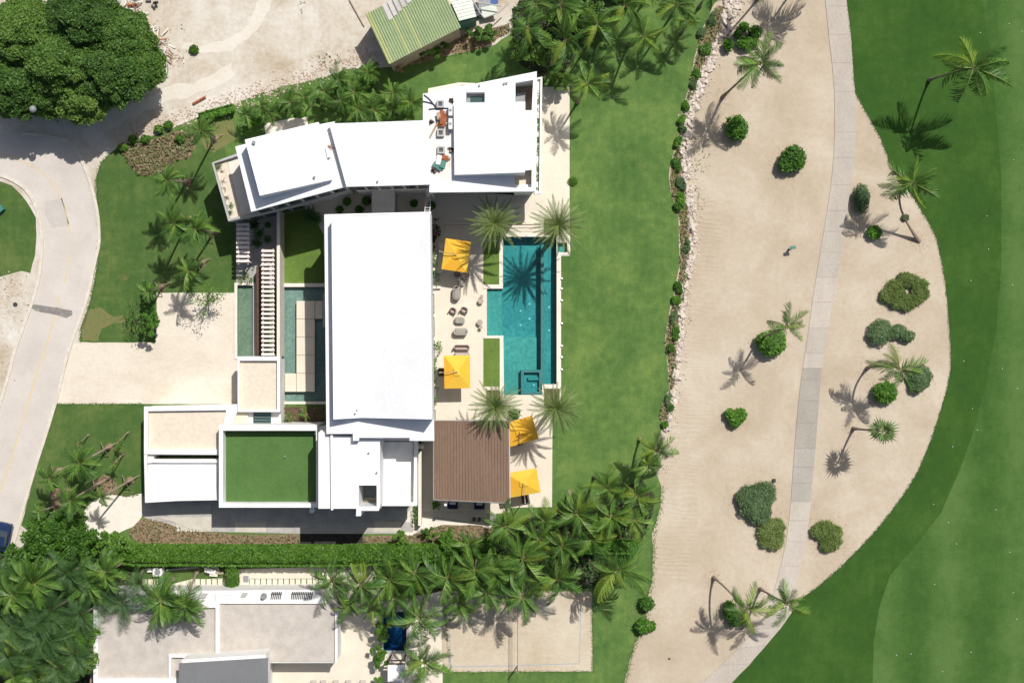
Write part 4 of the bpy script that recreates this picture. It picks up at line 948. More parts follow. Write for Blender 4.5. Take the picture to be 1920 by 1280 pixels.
# pavilion contents
def lounger(x, y, w, l, lab, mat=NAVY):
    r_ = empty('sun_lounger', x, y, lab, 'lounger'); W, Lm = w / K, l / K
    c = P(x, y)
    mb = MB(); mb.box((c[0], c[1], .25), (W, Lm, .08)); mb.build('frame', GREYM, r_)
    mb = MB(); cushion(mb, x, y, W - .08, Lm - .08, .3, .42, .06); mb.build('mattress', mat, r_)
    mb = MB(); cushion(mb, x, y - l * .28, W * .6, .22, .42, .54, .06); mb.build('pillow', WALLW, r_)
    for sx in (-1, 1):
        for sy in (-1, 1): mb = MB(); mb.box((c[0] + sx * W * .42, c[1] + sy * Lm * .42, .11), (.05, .05, .22)); mb.build('leg', GREYM, r_)
lounger(849, 946, 20, 14, 'navy daybed under the edge of the brown roof, left one'); lounger(899, 947, 20, 14, 'navy daybed under the edge of the brown roof, right one')
for i, x in enumerate((889.5, 899, 908)):
    r_ = empty('bar_stool', x, 971, f'dark bar stool in the shade below the brown roof, {["left", "middle", "right"][i]} of three', 'bar stool', 'bar stools behind the pavilion'); c = P(x, 971)
    mb = MB(); cushion(mb, x, 971, .3, .38, .62, .7, .06); mb.build('seat', DARKM, r_)
    mb = MB(); mb.tube([(c[0], c[1], 0), (c[0], c[1], .62)], .035, 6); mb.tube([(c[0], c[1], 0), (c[0], c[1], .03)], .16, 10); mb.build('pedestal', DARKM, r_)
def potplant(x, y, r, lab, h=.5, leaf=L_BUSH, pot=DARKM, n=160):
    r_ = empty('potted_plant', x, y, lab, 'plant'); c = P(x, y)
    mb = MB(); mb.tube([(c[0], c[1], 0), (c[0], c[1], h)], [r * .7, r * .85], 12); mb.build('pot', pot, r_)
    mb = MB(); mb.leaves(rng.normal(size=(n, 3)) * (r * .55, r * .55, r * .35) + np.array([c[0], c[1], h + r * .4]), .13); mb.build('foliage', leaf, r_)
potplant(964, 776, .34, 'dark square pot with a shrub beside the orange umbrella'); potplant(817.5, 945, .25, 'dark pot plant at the shaded corner of the pavilion')
mb = MB(); cc = P(963, 775); mb.box((cc[0], cc[1], .2), (.75, .75, .4)); tag(mb.build('plant_tub', DARKM), 'square dark tub standing near the orange umbrella', 'tub')

# terrace lanterns on the pool edge
for i, y in enumerate((522, 541, 563, 606, 648, 669, 692)):
    mb = MB(); c = P(1053.5, y); mb.tube([(c[0], c[1], 0), (c[0], c[1], .22)], .075, 8); mb.tube([(c[0], c[1], .22), (c[0], c[1], .26)], .1, 8)
    tag(mb.build('garden_light', WALLW), f'small white ground light on the lawn side of the pool, {["first", "second", "third", "fourth", "fifth", "sixth", "seventh"][i]} from the top', 'garden light', 'lights along the pool edge')

# ------------------------------------------------------------------ shed and scrap at the top
sh = empty('shed', 775, 40, 'weathered shed with a green corrugated metal roof on the dirt lot', 'shed')
z = 3.9
A, B, C, D = Vector(P(685, 27, z)), Vector(P(729, 121, z)), Vector(P(864.5, 52, z)), Vector(P(820, -42, z))
n = 30
for i in range(n):
    a, b = i / n, (i + 1) / n - .0016
    q = [A.lerp(D, a), A.lerp(D, b), B.lerp(C, b), B.lerp(C, a)]
    m_ = SHEDY if i in (0, 1, 8, 13) else SHEDG
    dz = .05 if i % 2 else 0.0
    mid = [(q[0] + q[1]) / 2, (q[3] + q[2]) / 2]
    up = Vector((0, 0, .05)); mb = MB()
    mb.add([q[0], mid[0] + up, q[1], q[3], mid[1] + up, q[2]], [(0, 3, 4, 1), (1, 4, 5, 2), (0, 1, 2), (3, 5, 4)]); mb.build('roof_sheet', m_, sh)
mb = MB(); mb.prism([p.lerp((A + B + C + D) / 4, .04) for p in (A, B, C, D)], 0.0, z - .08); mb.build('wall', WOOD, sh)
for i in range(7):
    a = (9 + i * 2.2 - 2) / n; b = a + .055
    Tt = lambda u, v: A.lerp(D, u).lerp(B.lerp(C, u), v)
    q = [Tt(a, -.02), Tt(b, -.02), Tt(b, .30 - .03 * i), Tt(a, .30 - .03 * i)]
    mb = MB(); mb.add([p + Vector((0, 0, .06)) for p in q] + [p + Vector((0, 0, .085)) for p in q], [(0, 1, 2, 3), (7, 6, 5, 4), (0, 4, 5, 1), (1, 5, 6, 2), (2, 6, 7, 3), (3, 7, 4, 0)]); mb.build('patch_sheet', SHEDL, sh)
sh2 = empty('lean_to', 868, 15, 'low lean-to with pale metal roof joined to the green shed', 'shed')
for i in range(9):
    x0, x1 = 842 + i * .3, 893
    ya, yb = -14 + i * 6, -9 + i * 6
    q = [P(838 + 2.6 * i, ya, 3.2), P(878 + 1.7 * i, ya - 8, 2.9), P(880 + 1.7 * i, yb - 7.5, 2.9), P(840 + 2.6 * i, yb + .5, 3.2)]
    mb = MB(); mb.add([(p[0], p[1], p[2] + .03) for p in q] + [(p[0], p[1], p[2]) for p in q], [(3, 2, 1, 0), (4, 5, 6, 7), (0, 1, 5, 4), (1, 2, 6, 5), (2, 3, 7, 6), (3, 0, 4, 7)]); mb.build('roof_sheet', SHEDW, sh2)
mb = MB(); mb.prism(poly([(845, -10), (878, -12), (892, 34), (862, 44)], 2.7), 0); mb.build('wall', TEALM, sh2)
pile(912, 18, 0.0, [BLUEP, DARKM, GREYM, SHEDW], 'dark heap of blue tarpaulin, pipes and frames beside the shed', 'scrap pile', 12, 46, 40, .3)
mb = MB()
for p, q in (((886, 0), (900, 25)), ((900, 25), (908, 34)), ((908, 34), (935, 24)), ((935, 24), (952, 8)), ((895, 5), (940, 12))): mb.tube([P(*p, 1.6), P(*q, 1.6)], .06, 5)
tag(mb.build('metal_frame', GREYW), 'bent grey metal frame lying on the heap beside the shed', 'frame')
mb = MB(); mb.tube([P(655, 0, .1), P(683, 50, .1)], .07, 6); tag(mb.build('pipe', WOOD), 'long thin pipe on the dirt pointing to the green shed corner', 'pipe')

# ------------------------------------------------------------------ lower neighbour's house
nh = empty('neighbour_house', 400, 1190, 'neighbouring white house with gravel roofs and a grey metal upper roof', 'house')
zr = 3.0
nhb = blk('house_body', WALLW, nh, [(178, 1136), (602, 1116), (632, 1152), (632, 1238), (625, 1242), (500, 1242), (500, 1400), (178, 1400)], zr, 0.0)
blk('roof_gravel', GRAVEL2, nhb, rect(184, 1141, 405, 1271), 3.08, 3.0); blk('roof_gravel', GRAVEL2, nhb, rect(411, 1131, 627, 1240), 3.1, 3.0)
ring('parapet', WALLW, nhb, [(175, 1136), (405, 1128), (405, 1138), (411, 1400), (175, 1400)], [(184, 1143), (404.5, 1138.5), (404.6, 1139), (404.7, 1271), (184, 1271)], 3.4, 3.0)
blk('parapet', WALLW, nhb, rect(404, 1131, 411.5, 1226), 3.45, 3.0)
blk('parapet', WALLW, nhb, [(405, 1116), (602, 1114), (602, 1131), (405, 1131)], 3.35, 3.0)
blk('parapet', WALLW, nhb, [(192, 1116), (404, 1114), (404, 1138), (184, 1142), (178, 1136)], 3.3, 3.0)
blk('parapet', WALLW, nhb, [(628, 1140), (633, 1143), (633, 1241), (628, 1241)], 3.3, 3.0)
blk('parapet', WALLW, nhb, [(411.5, 1226), (316, 1226), (316, 1275), (321, 1275), (321, 1232), (411.5, 1232)], 3.45, 3.0)
blk('cornice', WALLW, nhb, [(186, 1122), (200, 1108), (600, 1105), (600, 1118), (186, 1126)], 2.9, 0.0)
gr_ = blk('upper_roof', DGREY, nhb, [(335.5, 1243, 5.5), (504, 1233, 5.5), (504, 1400, 5.5), (335.5, 1400, 5.5)], 5.5, 5.35)
blk('upper_wall', WALLW, nhb, [(341, 1236), (498, 1226), (498, 1400), (341, 1400)], 5.3, 3.0)
blk('roof_gutter', GREYW, nhb, [(502.3, 1233), (504.6, 1233), (504.6, 1400), (502.3, 1400)], 5.56, 5.5)
for x0, nn in ((507, 6), (545, 12)):
    for k in range(nn):
        blk('louvre', DARKM, nhb, [(x0 + k * 3.4 + 2.5, 1109), (x0 + k * 3.4 + 4.6, 1109), (x0 + k * 3.4 + 1.9, 1123), (x0 + k * 3.4, 1123)], 3.38, 3.30)
for x, y in ((383, 1116), (458, 1115)): blk('roof_grille', GREYW, nhb, [(x - 4, y - 4), (x + 7, y - 4), (x + 2, y + 5), (x - 8, y + 5)], 3.42, 3.3)
mb = MB(); c = P(495, 1117, 3.3); mb.tube([(c[0], c[1], 3.3), (c[0], c[1], 3.8)], [.3, .18], 10); mb.build('roof_fan', GREYM, nhb)
for i, (x0, x1, sp) in enumerate(((267, 292, 10.7), (366, 434, 10.6), (468, 612, 10.8))):
    pth = empty('slab_path', (x0 + x1) / 2, 1095, None, None, kind='structure')
    gj = gsheet('grass_joints', LAWNW, rect(x0 - 1, 1084, x1 + 1, 1107), 0.026)
    x = x0
    while x < x1:
        o = blk('slab', CREAM, pth, rect(x, 1085, x + sp - 2.0, 1106), 0.07 + random.uniform(0, .01), 0.0); x += sp
blk('side_lawn', LAWNW, None, [(250, 1066), (427, 1060), (427, 1083), (360, 1085), (300, 1100), (255, 1096)], 0.022, 0.0)['kind'] = 'structure'
acunit(300, 1069, 18, 15, 0.0, 'white air conditioner on the grass strip below the hedge')
mb = MB(); c = P(285, 1067); mb.box((c[0], c[1], .25), (.7, .35, .4)); tag(mb.build('utility_box', WALLW), 'small white box left of the air conditioner below the hedge', 'utility box')
pile(398, 1070, 0.0, [WOOD, WALLW, DARKM, CREAM], 'weathered machine casing with boards lying below the hedge', 'scrap pile', 6, 34, 16, -.05)
mb = MB(); mb.prism(poly([(311, 1067), (370, 1061), (371, 1065), (311, 1070)], .3), 0.1); tag(mb.build('timber_beam', GREYM), 'long grey beam lying along the foot of the hedge', 'beam')
o = blk('low_wall', GREYM, None, [(455, 1057), (509, 1061), (509, 1064), (455, 1061)], 1.0, 0.0); tag(o, 'short grey railing wall beside the clipped oval shrub', 'wall')
o = blk('access_cover', GREYM, None, rect(456, 1079, 466, 1091), 0.03, 0.0); tag(o, 'square grey access cover right of the clipped oval shrub', 'cover')
cab = empty('cabana', 743, 1256, 'white roofed cabana at the lower edge beside the palms', 'cabana')
blk('roof', WALLW, cab, [(727, 1246), (760, 1246), (758, 1276), (727, 1277)], 2.5, 2.35); 
for x, y in ((729, 1238), (757, 1238), (729, 1273), (756, 1273)): blk('post', BROWND, cab, rect(x - 1, y - 1, x + 1.4, y + 1.4), 2.35, 0)
for y in (1237, 1243): blk('beam', BROWND, cab, rect(727, y, 760, y + 2), 2.45, 2.3)
lx = [589, 607, 631, 654, 681, 708]
for i, x in enumerate(lx):
    r_ = empty('sun_lounger', x, 1278, f'pale lounger at the bottom edge of the lower terrace, {["first", "second", "third", "fourth", "fifth", "sixth"][i]} from the left', 'lounger', 'loungers at the bottom edge'); c = P(x, 1290)
    mb = MB(); mb.box((c[0], c[1], .25), (.48, 1.7, .08)); mb.build('frame', GREYW, r_)
    mb = MB(); cushion(mb, x, 1290, .45, 1.6, .3, .4, .06); mb.build('mattress', WALLW, r_)
    mb = MB(); mb.box((c[0], c[1] + .62, .55), (.45, .08, .5), 0, rx=.6); mb.build('backrest', LINEN, r_)
# sand court net
net = empty('sports_net', 970, 1195, 'thin net line with posts across the sand court', 'net')
for y in (1108, 1260): blk('post', GREYM, net, rect(969, y - 1, 971, y + 1), 2.3, 0)
mb = MB(); a = P(970.5, 1108); b = P(970.5, 1260); mb.tube([(a[0], a[1], 2.2), (b[0], b[1], 2.2)], .022, 5); mb.build('top_cable', DARKM, net)
mb = MB()
for k in range(9): mb.tube([(a[0], a[1], 1.3 + k * .11), (b[0], b[1], 1.3 + k * .11)], .006, 3)
mb.build('mesh', DARKM, net)

# ------------------------------------------------------------------ small roadside things
mh = empty('manhole', 29, 571, 'round manhole cover in a pale concrete ring beside the road', 'manhole cover')
c = P(29, 571); mb = MB(); mb.tube([(c[0], c[1], 0), (c[0], c[1], .05)], .75, 24); mb.build('surround', CONCL, mh)
mb = MB(); mb.tube([(c[0], c[1], .05), (c[0], c[1], .07)], .22, 20); mb.build('cover', DARKM, mh)
lamp = empty('street_lamp', 64, 206, 'globe street lamp poking through the big tree canopy', 'street lamp')
c = P(64, 206, 6); mb = MB(); mb.tube([(c[0], c[1], 0), (c[0], c[1], 6)], [.09, .06], 8); mb.build('post', GREYM, lamp)
mb = MB(); mb.ell((c[0], c[1], 6.3), (.32, .32, .32), 14, 9); mb.build('globe', GREYM, lamp, smooth=True)
mb = MB(); c = P(2, 394); mb.box((c[0], c[1], .3), (.8, .55, .6), .7); tag(mb.build('utility_box', TEALM), 'green utility box on the traffic island at the left edge', 'utility box')
pm = empty('path_marker', 1482, 466, 'short dark green marker post with flat top on the sand', 'post')
c = P(1482, 466); mb = MB(); mb.box((c[0] - .15, c[1] - .1, .5), (.16, .16, 1.0)); mb.build('post', DARKM, pm)
mb = MB(); mb.box((c[0], c[1] + .02, 1.03), (.55, .3, .07), .1); mb.build('top', TEALM, pm)
mb = MB(); c = P(1451, 900); mb.box((c[0], c[1], .12), (.28, .3, .24)); tag(mb.build('valve_box', DARKM), 'small dark box on the sand above the grey green shrub', 'box')
mb = MB(); c = P(1255, 1234); mb.ell((c[0], c[1], .04), (.12, .1, .06), 7, 4); tag(mb.build('stone', DARKM), 'single dark stone on the sand near the lower edge', 'stone')
GB = [(1752, 1095), (1893, 1035), (1906, 1160), (1820, 1222), (1767, 1258), (1681, 1227), (1708, 1225), (1778, 979), (1793, 1019), (1899, 1110), (1807, 677), (1907, 728), (1823, 766), (1832, 806), (1879, 691), (1838, 62), (1916, 60), (1892, 45), (1900, 300), (1853, 467), (1820, 526), (1898, 534), (1750, 945), (1867, 955), (1786, 837), (1850, 405)]
gorder = sorted(range(len(GB)), key=lambda i: GB[i][1])
for i, (x, y) in enumerate(GB):
    c = P(x, y); mb = MB(); mb.ell((c[0], c[1], .045), (.045, .045, .045), 8, 5)
    tag(mb.build('golf_ball', BALLM, smooth=True), f'white golf ball on the fairway, {ORD[gorder.index(i)]} from the top', 'golf ball', 'golf balls on the fairway')

# blue car at the left edge
car = empty('parked_car', 12, 1008, 'dark blue car parked at the left edge beside the shrubs', 'car')
cc = Vector(P(8, 1004)); ca = R(98 - 20)
def CT(u, v, z): return (cc.x + u * math.cos(ca) - v * math.sin(ca), cc.y + u * math.sin(ca) + v * math.cos(ca), z)
def csec(u, w, z0, z1): return [CT(u, s * w, zz) for s, zz in ((-1, z0), (-1, z1 * .8), (-.9, z1), (.9, z1), (1, z1 * .8), (1, z0))]
mb = MB(); mb.loft([csec(-1.35, .62, .25, .62), csec(-1.25, .72, .2, .72), csec(-.5, .76, .18, .78), csec(.5, .76, .18, .76), csec(1.15, .72, .2, .68), csec(1.33, .6, .25, .55)]); mb.build('body', CARBL, car, smooth=False)
mb = MB(); mb.loft([csec(-1.15, .6, .7, .74), csec(-.8, .6, .7, 1.15), csec(.15, .6, .7, 1.18), csec(.6, .6, .7, .78)]); cb = mb.build('cabin', GLASS, car)
mb = MB(); mb.loft([csec(-.8, .54, 1.12, 1.19), csec(.12, .54, 1.14, 1.22)]); mb.build('roof', CARBL, car)
for u in (-.85, .85):
    for s in (-1, 1):
        mb = MB(); a = Vector(CT(u, s * .72, .27)); b = Vector(CT(u, s * .56, .27)); mb.tube([a, b], .27, 14); mb.build('wheel', TYRE, car)
for s in (-1, 1): mb = MB(); mb.box(CT(1.28, s * .45, .5), (.1, .25, .12), ca); mb.build('headlight', GREYW, car)

# ------------------------------------------------------------------ rocks
rocks = []
for k in range(7):
    bm = bmesh.new()
    for _ in range(14):
        v = Vector((random.gauss(0, 1), random.gauss(0, 1), random.gauss(0, 1))).normalized(); bm.verts.new((v.x * random.uniform(.75, 1), v.y * random.uniform(.6, .9), v.z * random.uniform(.5, .8)))
    bmesh.ops.convex_hull(bm, input=bm.verts)
    for v in [v for v in bm.verts if not v.link_faces]: bm.verts.remove(v)
    me = bpy.data.meshes.new('stone')
    for f in bm.faces: f.smooth = False
    bm.to_mesh(me); bm.free(); me.materials.append(ROCKM); rocks.append(me)
rb = empty('rock_border', 1290, 400, 'long border of pale limestone rocks between the lawn and the sand', 'rock border')
RL_ = [(1372, -20, 28), (1375, 10, 24), (1365, 35, 16), (1370, 50, 8), (1335, 92, 10), (1330, 120, 12), (1318, 145, 13), (1312, 165, 15), (1300, 190, 15), (1293, 215, 13), (1288, 245, 12), (1284, 270, 12), (1284, 300, 12),
       (1288, 330, 11), (1291, 360, 9), (1295, 390, 8), (1298, 420, 8), (1298, 450, 8), (1297, 480, 8), (1292, 505, 9), (1285, 530, 8), (1282, 560, 7), (1278, 590, 8), (1276, 620, 7), (1273, 655, 7), (1270, 690, 8), (1267, 720, 7), (1263, 745, 7), (1258, 775, 7), (1253, 800, 7), (1249, 808, 5)]
spots = []
for (x0, y0, w0), (x1, y1, w1) in zip(RL_[:-1], RL_[1:]):
    d = math.hypot(x1 - x0, y1 - y0)
    for k in range(int(d * (w0 + w1) / 2 * 0.085) + 1):
        t = random.random(); w = w0 + (w1 - w0) * t; spots.append((x0 + (x1 - x0) * t + random.uniform(-1, 1) * w * .7, y0 + (y1 - y0) * t + random.uniform(-3, 3), random.uniform(.13, .33) * (1.25 if random.random() < .15 else 1)))
for _ in range(16): spots.append((random.uniform(1228, 1242), random.uniform(868, 892), random.uniform(.12, .26)))
spots.sort(key=lambda s: -s[2])
for i, (x, y, r_) in enumerate(spots[:300]):
    inst('stone', rocks[i % 7], rb, P(x, y, r_ * .3), (random.uniform(-.4, .4), random.uniform(-.4, .4), random.uniform(0, 6.3)), (r_ * 1.15, r_ * 1.15, r_))
def small_stones(name, spots, mat, parent, lo=.04, hi=.12):
    mb = MB(); tv = []
    for (x, y, *r_) in spots:
        c = P(x, y, 0); r = r_[0] if r_ else random.uniform(lo, hi); a = random.uniform(0, 6.28)
        b = [(c[0] + r * math.cos(a + k * 1.257) * random.uniform(.7, 1.1), c[1] + r * math.sin(a + k * 1.257) * random.uniform(.7, 1.1), 0.0) for k in range(5)]
        t = [(c[0] + (p[0] - c[0]) * .6, c[1] + (p[1] - c[1]) * .6, r * random.uniform(.6, .9)) for p in b]
        mb.add(b + t, [(5, 6, 7, 8, 9)] + [(k, (k + 1) % 5, 5 + (k + 1) % 5, 5 + k) for k in range(5)])
    return mb.build(name, mat, parent)
rest = spots[300:] + [(x + random.uniform(-12, 16), y + random.uniform(-6, 6)) for (x, y, _) in spots for _k in range(2)]
o = small_stones('small_stones', rest, ROCKM, rb); o['kind'] = 'stuff'
# dirt lot rubble
RUB = plain('pinkish_rubble', (0.60, 0.51, 0.43), (0.42, 0.32, 0.25), 2.5, 0.95, 0.6, 8)
sp = []
for (x0, y0, x1, y1, w, n) in ((240, 250, 400, 205, 18, 420), (400, 205, 620, 130, 22, 700), (620, 130, 700, 100, 16, 200), (245, 10, 330, 120, 20, 420), (0, 560, 40, 560, 40, 160), (0, 640, 10, 700, 20, 60)):
    for _ in range(n):
        t = random.random(); sp.append((x0 + (x1 - x0) * t + random.gauss(0, w * .5), y0 + (y1 - y0) * t + random.gauss(0, w * .5)))
for _ in range(130): sp.append((random.uniform(330, 680), random.uniform(0, 140), random.uniform(.015, .05)))
o = small_stones('rubble', sp, RUB, None, .03, .13); tag(o, None, None, kind='stuff')
sp2 = [(random.gauss(0, 60) + 300, random.gauss(0, 20) + 100) for _ in range(120)]
mb = MB()
for _ in range(90):
    t = random.random(); x = 232 + 85 * t + random.gauss(0, 9); y = -5 + 125 * t + random.gauss(0, 12); c = P(x, y)
    mb.box((c[0], c[1], random.uniform(.05, .4)), (random.uniform(.3, 1.1), random.uniform(.04, .14), .05), random.uniform(0, 3.1), ry=random.uniform(-.2, .2), mi=random.randrange(4))
o = mb.build('debris_heap', [WOOD, WALLW, RUST, GREYM], None); tag(o, 'long heap of broken boards and rubbish along the edge of the big trees', 'debris heap')
mb = MB(); mb.tube([P(362, 195, .15), P(385, 182, .15)], .12, 7); tag(mb.build('pipe', RUST), 'rusty brown pipe lying at the edge of the dirt lot', 'pipe')
mb = MB(); mb.box(P(290, 72, .1), (.7, 1.1, .12), .5); tag(mb.build('board', YLINE), 'ochre board at the lower end of the rubbish heap', 'board')
mb = MB()
for k in range(5): mb.box((P(285, 8)[0] + random.uniform(-.5, .5), P(285, 8)[1] + random.uniform(-.5, .3), .15), (.5, .12, .1), random.uniform(0, 3))
tag(mb.build('scrap', DARKM), 'dark scrap pieces lying on the dirt near the top edge', 'scrap')

# ------------------------------------------------------------------ vegetation
def blob_pts(c, r, n, lo=0.82, hi=1.04, zmin=-.25):
    d = rng.normal(size=(int(n * 1.5), 3)); d /= np.linalg.norm(d, axis=1)[:, None]; d = d[d[:, 2] > zmin][:n]
    lump = 1 + .10 * np.sin(d[:, 0] * 7 + c[0] * 3) * np.cos(d[:, 1] * 6 + c[1] * 2)
    return np.array(c) + d * np.array(r) * (rng.uniform(lo, hi, len(d)) * lump)[:, None]

def bush(x, y, rx, ry, h, leaf, lab, cat='bush', group=None, size=.10, dens=1.0, parts=None, name='bush', core=True, thin=.45):
    if leaf is L_BUSH and size == .10: size = .15; dens *= 1.25
    cs_ = .58 if thin < .3 else .76
    r_ = empty(name, x, y, lab, cat, group); mb = MB(); c0 = P(x, y)
    lobes = parts or [(0, 0, 1.0)]
    for (dx, dy, s) in lobes:
        cx, cy_ = c0[0] + dx * rx / K, c0[1] - dy * ry / K
        RX, RY = rx / K * s, ry / K * s; hh = h * (0.7 + .3 * s)
        if core: mb.ell((cx, cy_, hh * .5), (RX * cs_, RY * cs_, hh * .44), 12, 8, 0, .1)
        nl = int(900 * dens * RX * RY / (size / .1) ** 2) + 120
        mb.leaves(blob_pts((cx, cy_, hh * .5), (RX * .96, RY * .96, hh * .52), nl, .74, 1.12), size, .35, thin)
        for _ in range(10):
            a = random.uniform(0, 6.28); q = random.uniform(.3, .8)
            mb.leaves(blob_pts((cx + RX * q * math.cos(a), cy_ + RY * q * math.sin(a), hh * (1.0 - .45 * q * q) * .85), (RX * .25, RY * .25, hh * .2), int(nl * .06) + 6), size, .35, thin)
    mb.build('foliage', leaf, r_)
    mb = MB()
    for _ in range(3): a = random.uniform(0, 6.28); mb.tube([(c0[0], c0[1], 0), (c0[0] + .15 * math.cos(a), c0[1] + .15 * math.sin(a), h * .5)], [.05, .03], 5)
    mb.build('stem', BARK, r_)
    return r_
G = 'bushes scattered on the sand'
bush(1378, 243, 21, 23, 1.5, L_BUSH, 'round glossy green bush below the leaning palm near the rocks', 'bush', G)
bush(1481, 301, 26, 25, 1.6, L_BUSH, 'round bright green bush alone on the sand left of the path', 'bush', G, parts=[(.1, -.15, .85), (-.35, .3, .62), (.3, .25, .6)])
bush(1612, 374, 15, 27, 1.1, L_GREY, 'upright oval grey green bush just right of the path', 'bush', G, size=.08)
bush(1637, 436, 13, 12, .9, L_BUSH, 'small dark round bush in the middle of a palm shadow', 'bush', G)
bush(1692, 546, 44, 34, .9, L_GRASSY, 'ring shaped olive shrub clump with a bare middle', 'shrub', G, size=.19, thin=.16, dens=3.2, parts=[(-.62, .1, .34), (-.35, -.3, .34), (-.3, .6, .34), (.05, -.75, .3), (.35, -.55, .36), (.75, -.35, .30), (.8, .15, .3), (.55, .45, .3), (.15, .75, .34), (-.75, .35, .25), (.62, -.05, .3), (-.28, .15, .36), (.15, .5, .3)])
bush(1647, 622, 22, 24, 1.1, L_GREY, 'dense round grey green bush, left of the joined pair', 'bush', G, size=.08)
bush(1689, 624, 24, 18, 1.0, L_GREY, 'low spreading grey green bush, right of the joined pair', 'bush', G, size=.08, parts=[(-.35, -.15, .75), (.4, .35, .6)])
bush(1655, 735, 22, 20, 1.3, L_BUSH, 'bright green bush under the palm right of the path', 'bush', G, parts=[(0, 0, 1), (.3, -.3, .6)])
bush(1720, 711, 23, 26, 1.1, L_GREY, 'large grey green bush behind the palm at the sand edge', 'bush', G, size=.08, parts=[(.1, -.15, .9), (-.2, .45, .55)])
bush(1442, 643, 28, 26, 1.7, L_BUSH, 'wide bright green bush at the foot of the palm left of the path', 'bush', G, parts=[(.1, .0, .9), (-.5, -.2, .5), (.35, -.25, .6)])
bush(1377, 780, 21, 21, 1.2, L_BUSH, 'heart shaped green bush alone on the sand', 'bush', G, parts=[(.35, -.1, .62), (-.5, -.25, .45), (0, .4, .55)])
bush(1417, 938, 40, 42, 1.3, L_GREY, 'biggest blue grey shrub left of the path', 'shrub', G, size=.08, parts=[(-.1, .05, .8), (.35, -.35, .55), (-.35, -.1, .55), (.1, .5, .55), (-.6, -.2, .35)])
bush(1446, 997, 30, 34, .9, L_GRASSY, 'loose olive shrub just below the blue grey one', 'shrub', G, size=.20, thin=.15, dens=3.4, parts=[(-.25, -.1, .65), (.3, -.3, .5), (.15, .35, .6), (-.4, .45, .35)])
bush(1549, 1000, 33, 33, .9, L_GRASSY, 'loose olive shrub right of the path near the fairway', 'shrub', G, size=.20, thin=.15, dens=3.4, parts=[(-.1, -.2, .6), (.25, .35, .55), (-.5, -.15, .4), (.45, -.1, .4), (0, .6, .4)])
bush(1369, 1147, 17, 24, 1.3, L_BUSH, 'tall bright bush half under the yellowing palm', 'bush', G, size=.12, parts=[(-.2, -.3, .7), (.3, .3, .7)])
bush(1212, 1128, 13, 13, 1.2, L_BUSH, 'small round bush at the lawn edge, upper one', 'bush', G)
bush(1209, 1170, 18, 17, 1.2, L_BUSH, 'rounded bush at the lawn edge, lower one', 'bush', G, parts=[(-.2, 0, .8), (.5, .05, .55)])
bush(1364, 86, 9, 12, 1.0, L_BUSH, 'narrow green bush, leftmost of the group by the big rocks', 'bush', G)
bush(1399, 84, 20, 14, 1.1, L_BUSH, 'broad green bush in the group by the big rocks', 'bush', G, parts=[(-.2, 0, .8), (.5, -.2, .6)])
bush(1413, 64, 12, 12, 1.2, L_BUSH, 'round green bush, rightmost of the group by the big rocks', 'bush', G)
bush(1393, 53, 9, 8, .9, L_BUSH, 'small green bush, topmost of the group by the big rocks', 'bush', G)
bush(1382, 66, 7, 8, .8, L_BUSH, 'little sprig bush between the larger ones by the big rocks', 'bush', G, dens=.6)
bush(1696, 408, 7, 6, .35, L_GREY, 'tiny spiky tuft on the sand beside the bent palm trunk', 'bush', G, size=.1, core=False)
bush(365, 94, 9, 8, .5, L_HEDGE, 'small isolated green weed on the dirt lot', 'bush', None)
bush(440, 1078, 13, 25, 1.7, L_HEDGE, 'clipped tall oval shrub beside the hedge', 'shrub', None, size=.07, dens=1.5)
bush(1074, 340, 9, 8, .4, L_HEDGE, 'faint low weed on the lawn near the terrace corner', 'weed', None, size=.06, dens=.4, core=False)

# round clipped bushes in the courts
for x, y, r_, lab in ((652, 379, 7.5, 'round clipped bush in the left court, upper left'), (688, 378, 8, 'round clipped bush in the left court, upper right'), (638, 394, 7, 'dark round clipped bush in the left court beside the hall roof'), (674, 394, 7.5, 'round clipped bush in the left court, lower right'),
                      (777, 382, 7, 'round clipped bush in the right court'), (810, 386, 7.5, 'round clipped bush behind the white ladder'), (504, 423, 5, 'small dark round bush in the shaded entry court'), (980, 336, 6.5, 'small round tree in the roof void of the north wing')):
    bush(x, y, r_, r_, .8, L_BUSH, lab, 'bush', 'clipped bushes in the courts', size=.06, dens=1.3)

def spiky(x, y, r, h, lab, leaf=L_COCOD, n=46, name='yucca', cat='yucca', base=0.0):
    r_ = empty(name, x, y, lab, cat); c = Vector(P(x, y)); mb = MB()
    for k in range(n):
        a = k * 2.4; e = random.uniform(.05, 1.1); L = r / K * random.uniform(.85, 1.05)
        d = Vector((math.cos(a) * math.cos(e), math.sin(a) * math.cos(e), math.sin(e))); s = Vector((-math.sin(a), math.cos(a), 0)) * .05
        o0 = c + Vector((0, 0, base + h)); m_ = o0 + d * L * .55; t = o0 + d * L + Vector((0, 0, -.15 * L))
        mb.add([o0 - s * .6, o0 + s * .6, m_ + s, m_ - s, t], [(0, 1, 2, 3), (3, 2, 4)])
    mb.build('leaf_rosette', leaf, r_)
    mb = MB(); mb.tube([(c.x, c.y, base), (c.x, c.y, base + h)], [.1, .07], 7); mb.build('stem', BARK, r_)
spiky(585, 405, 21, 1.2, 'dark spiky yucca on the curved court path, left one', n=60); spiky(597, 412, 17, 1.0, 'dark spiky yucca on the curved court path, right one')
spiky(481, 424, 15, 1.2, 'dark spiky plant at the top of the entry court'); spiky(492, 440, 16, 1.4, 'dark spiky plant in the middle of the entry court'); spiky(486, 458, 14, 1.0, 'dark spiky plant at the foot of the entry court'); spiky(505, 450, 10, .8, 'smallest spiky plant beside the cream wall')

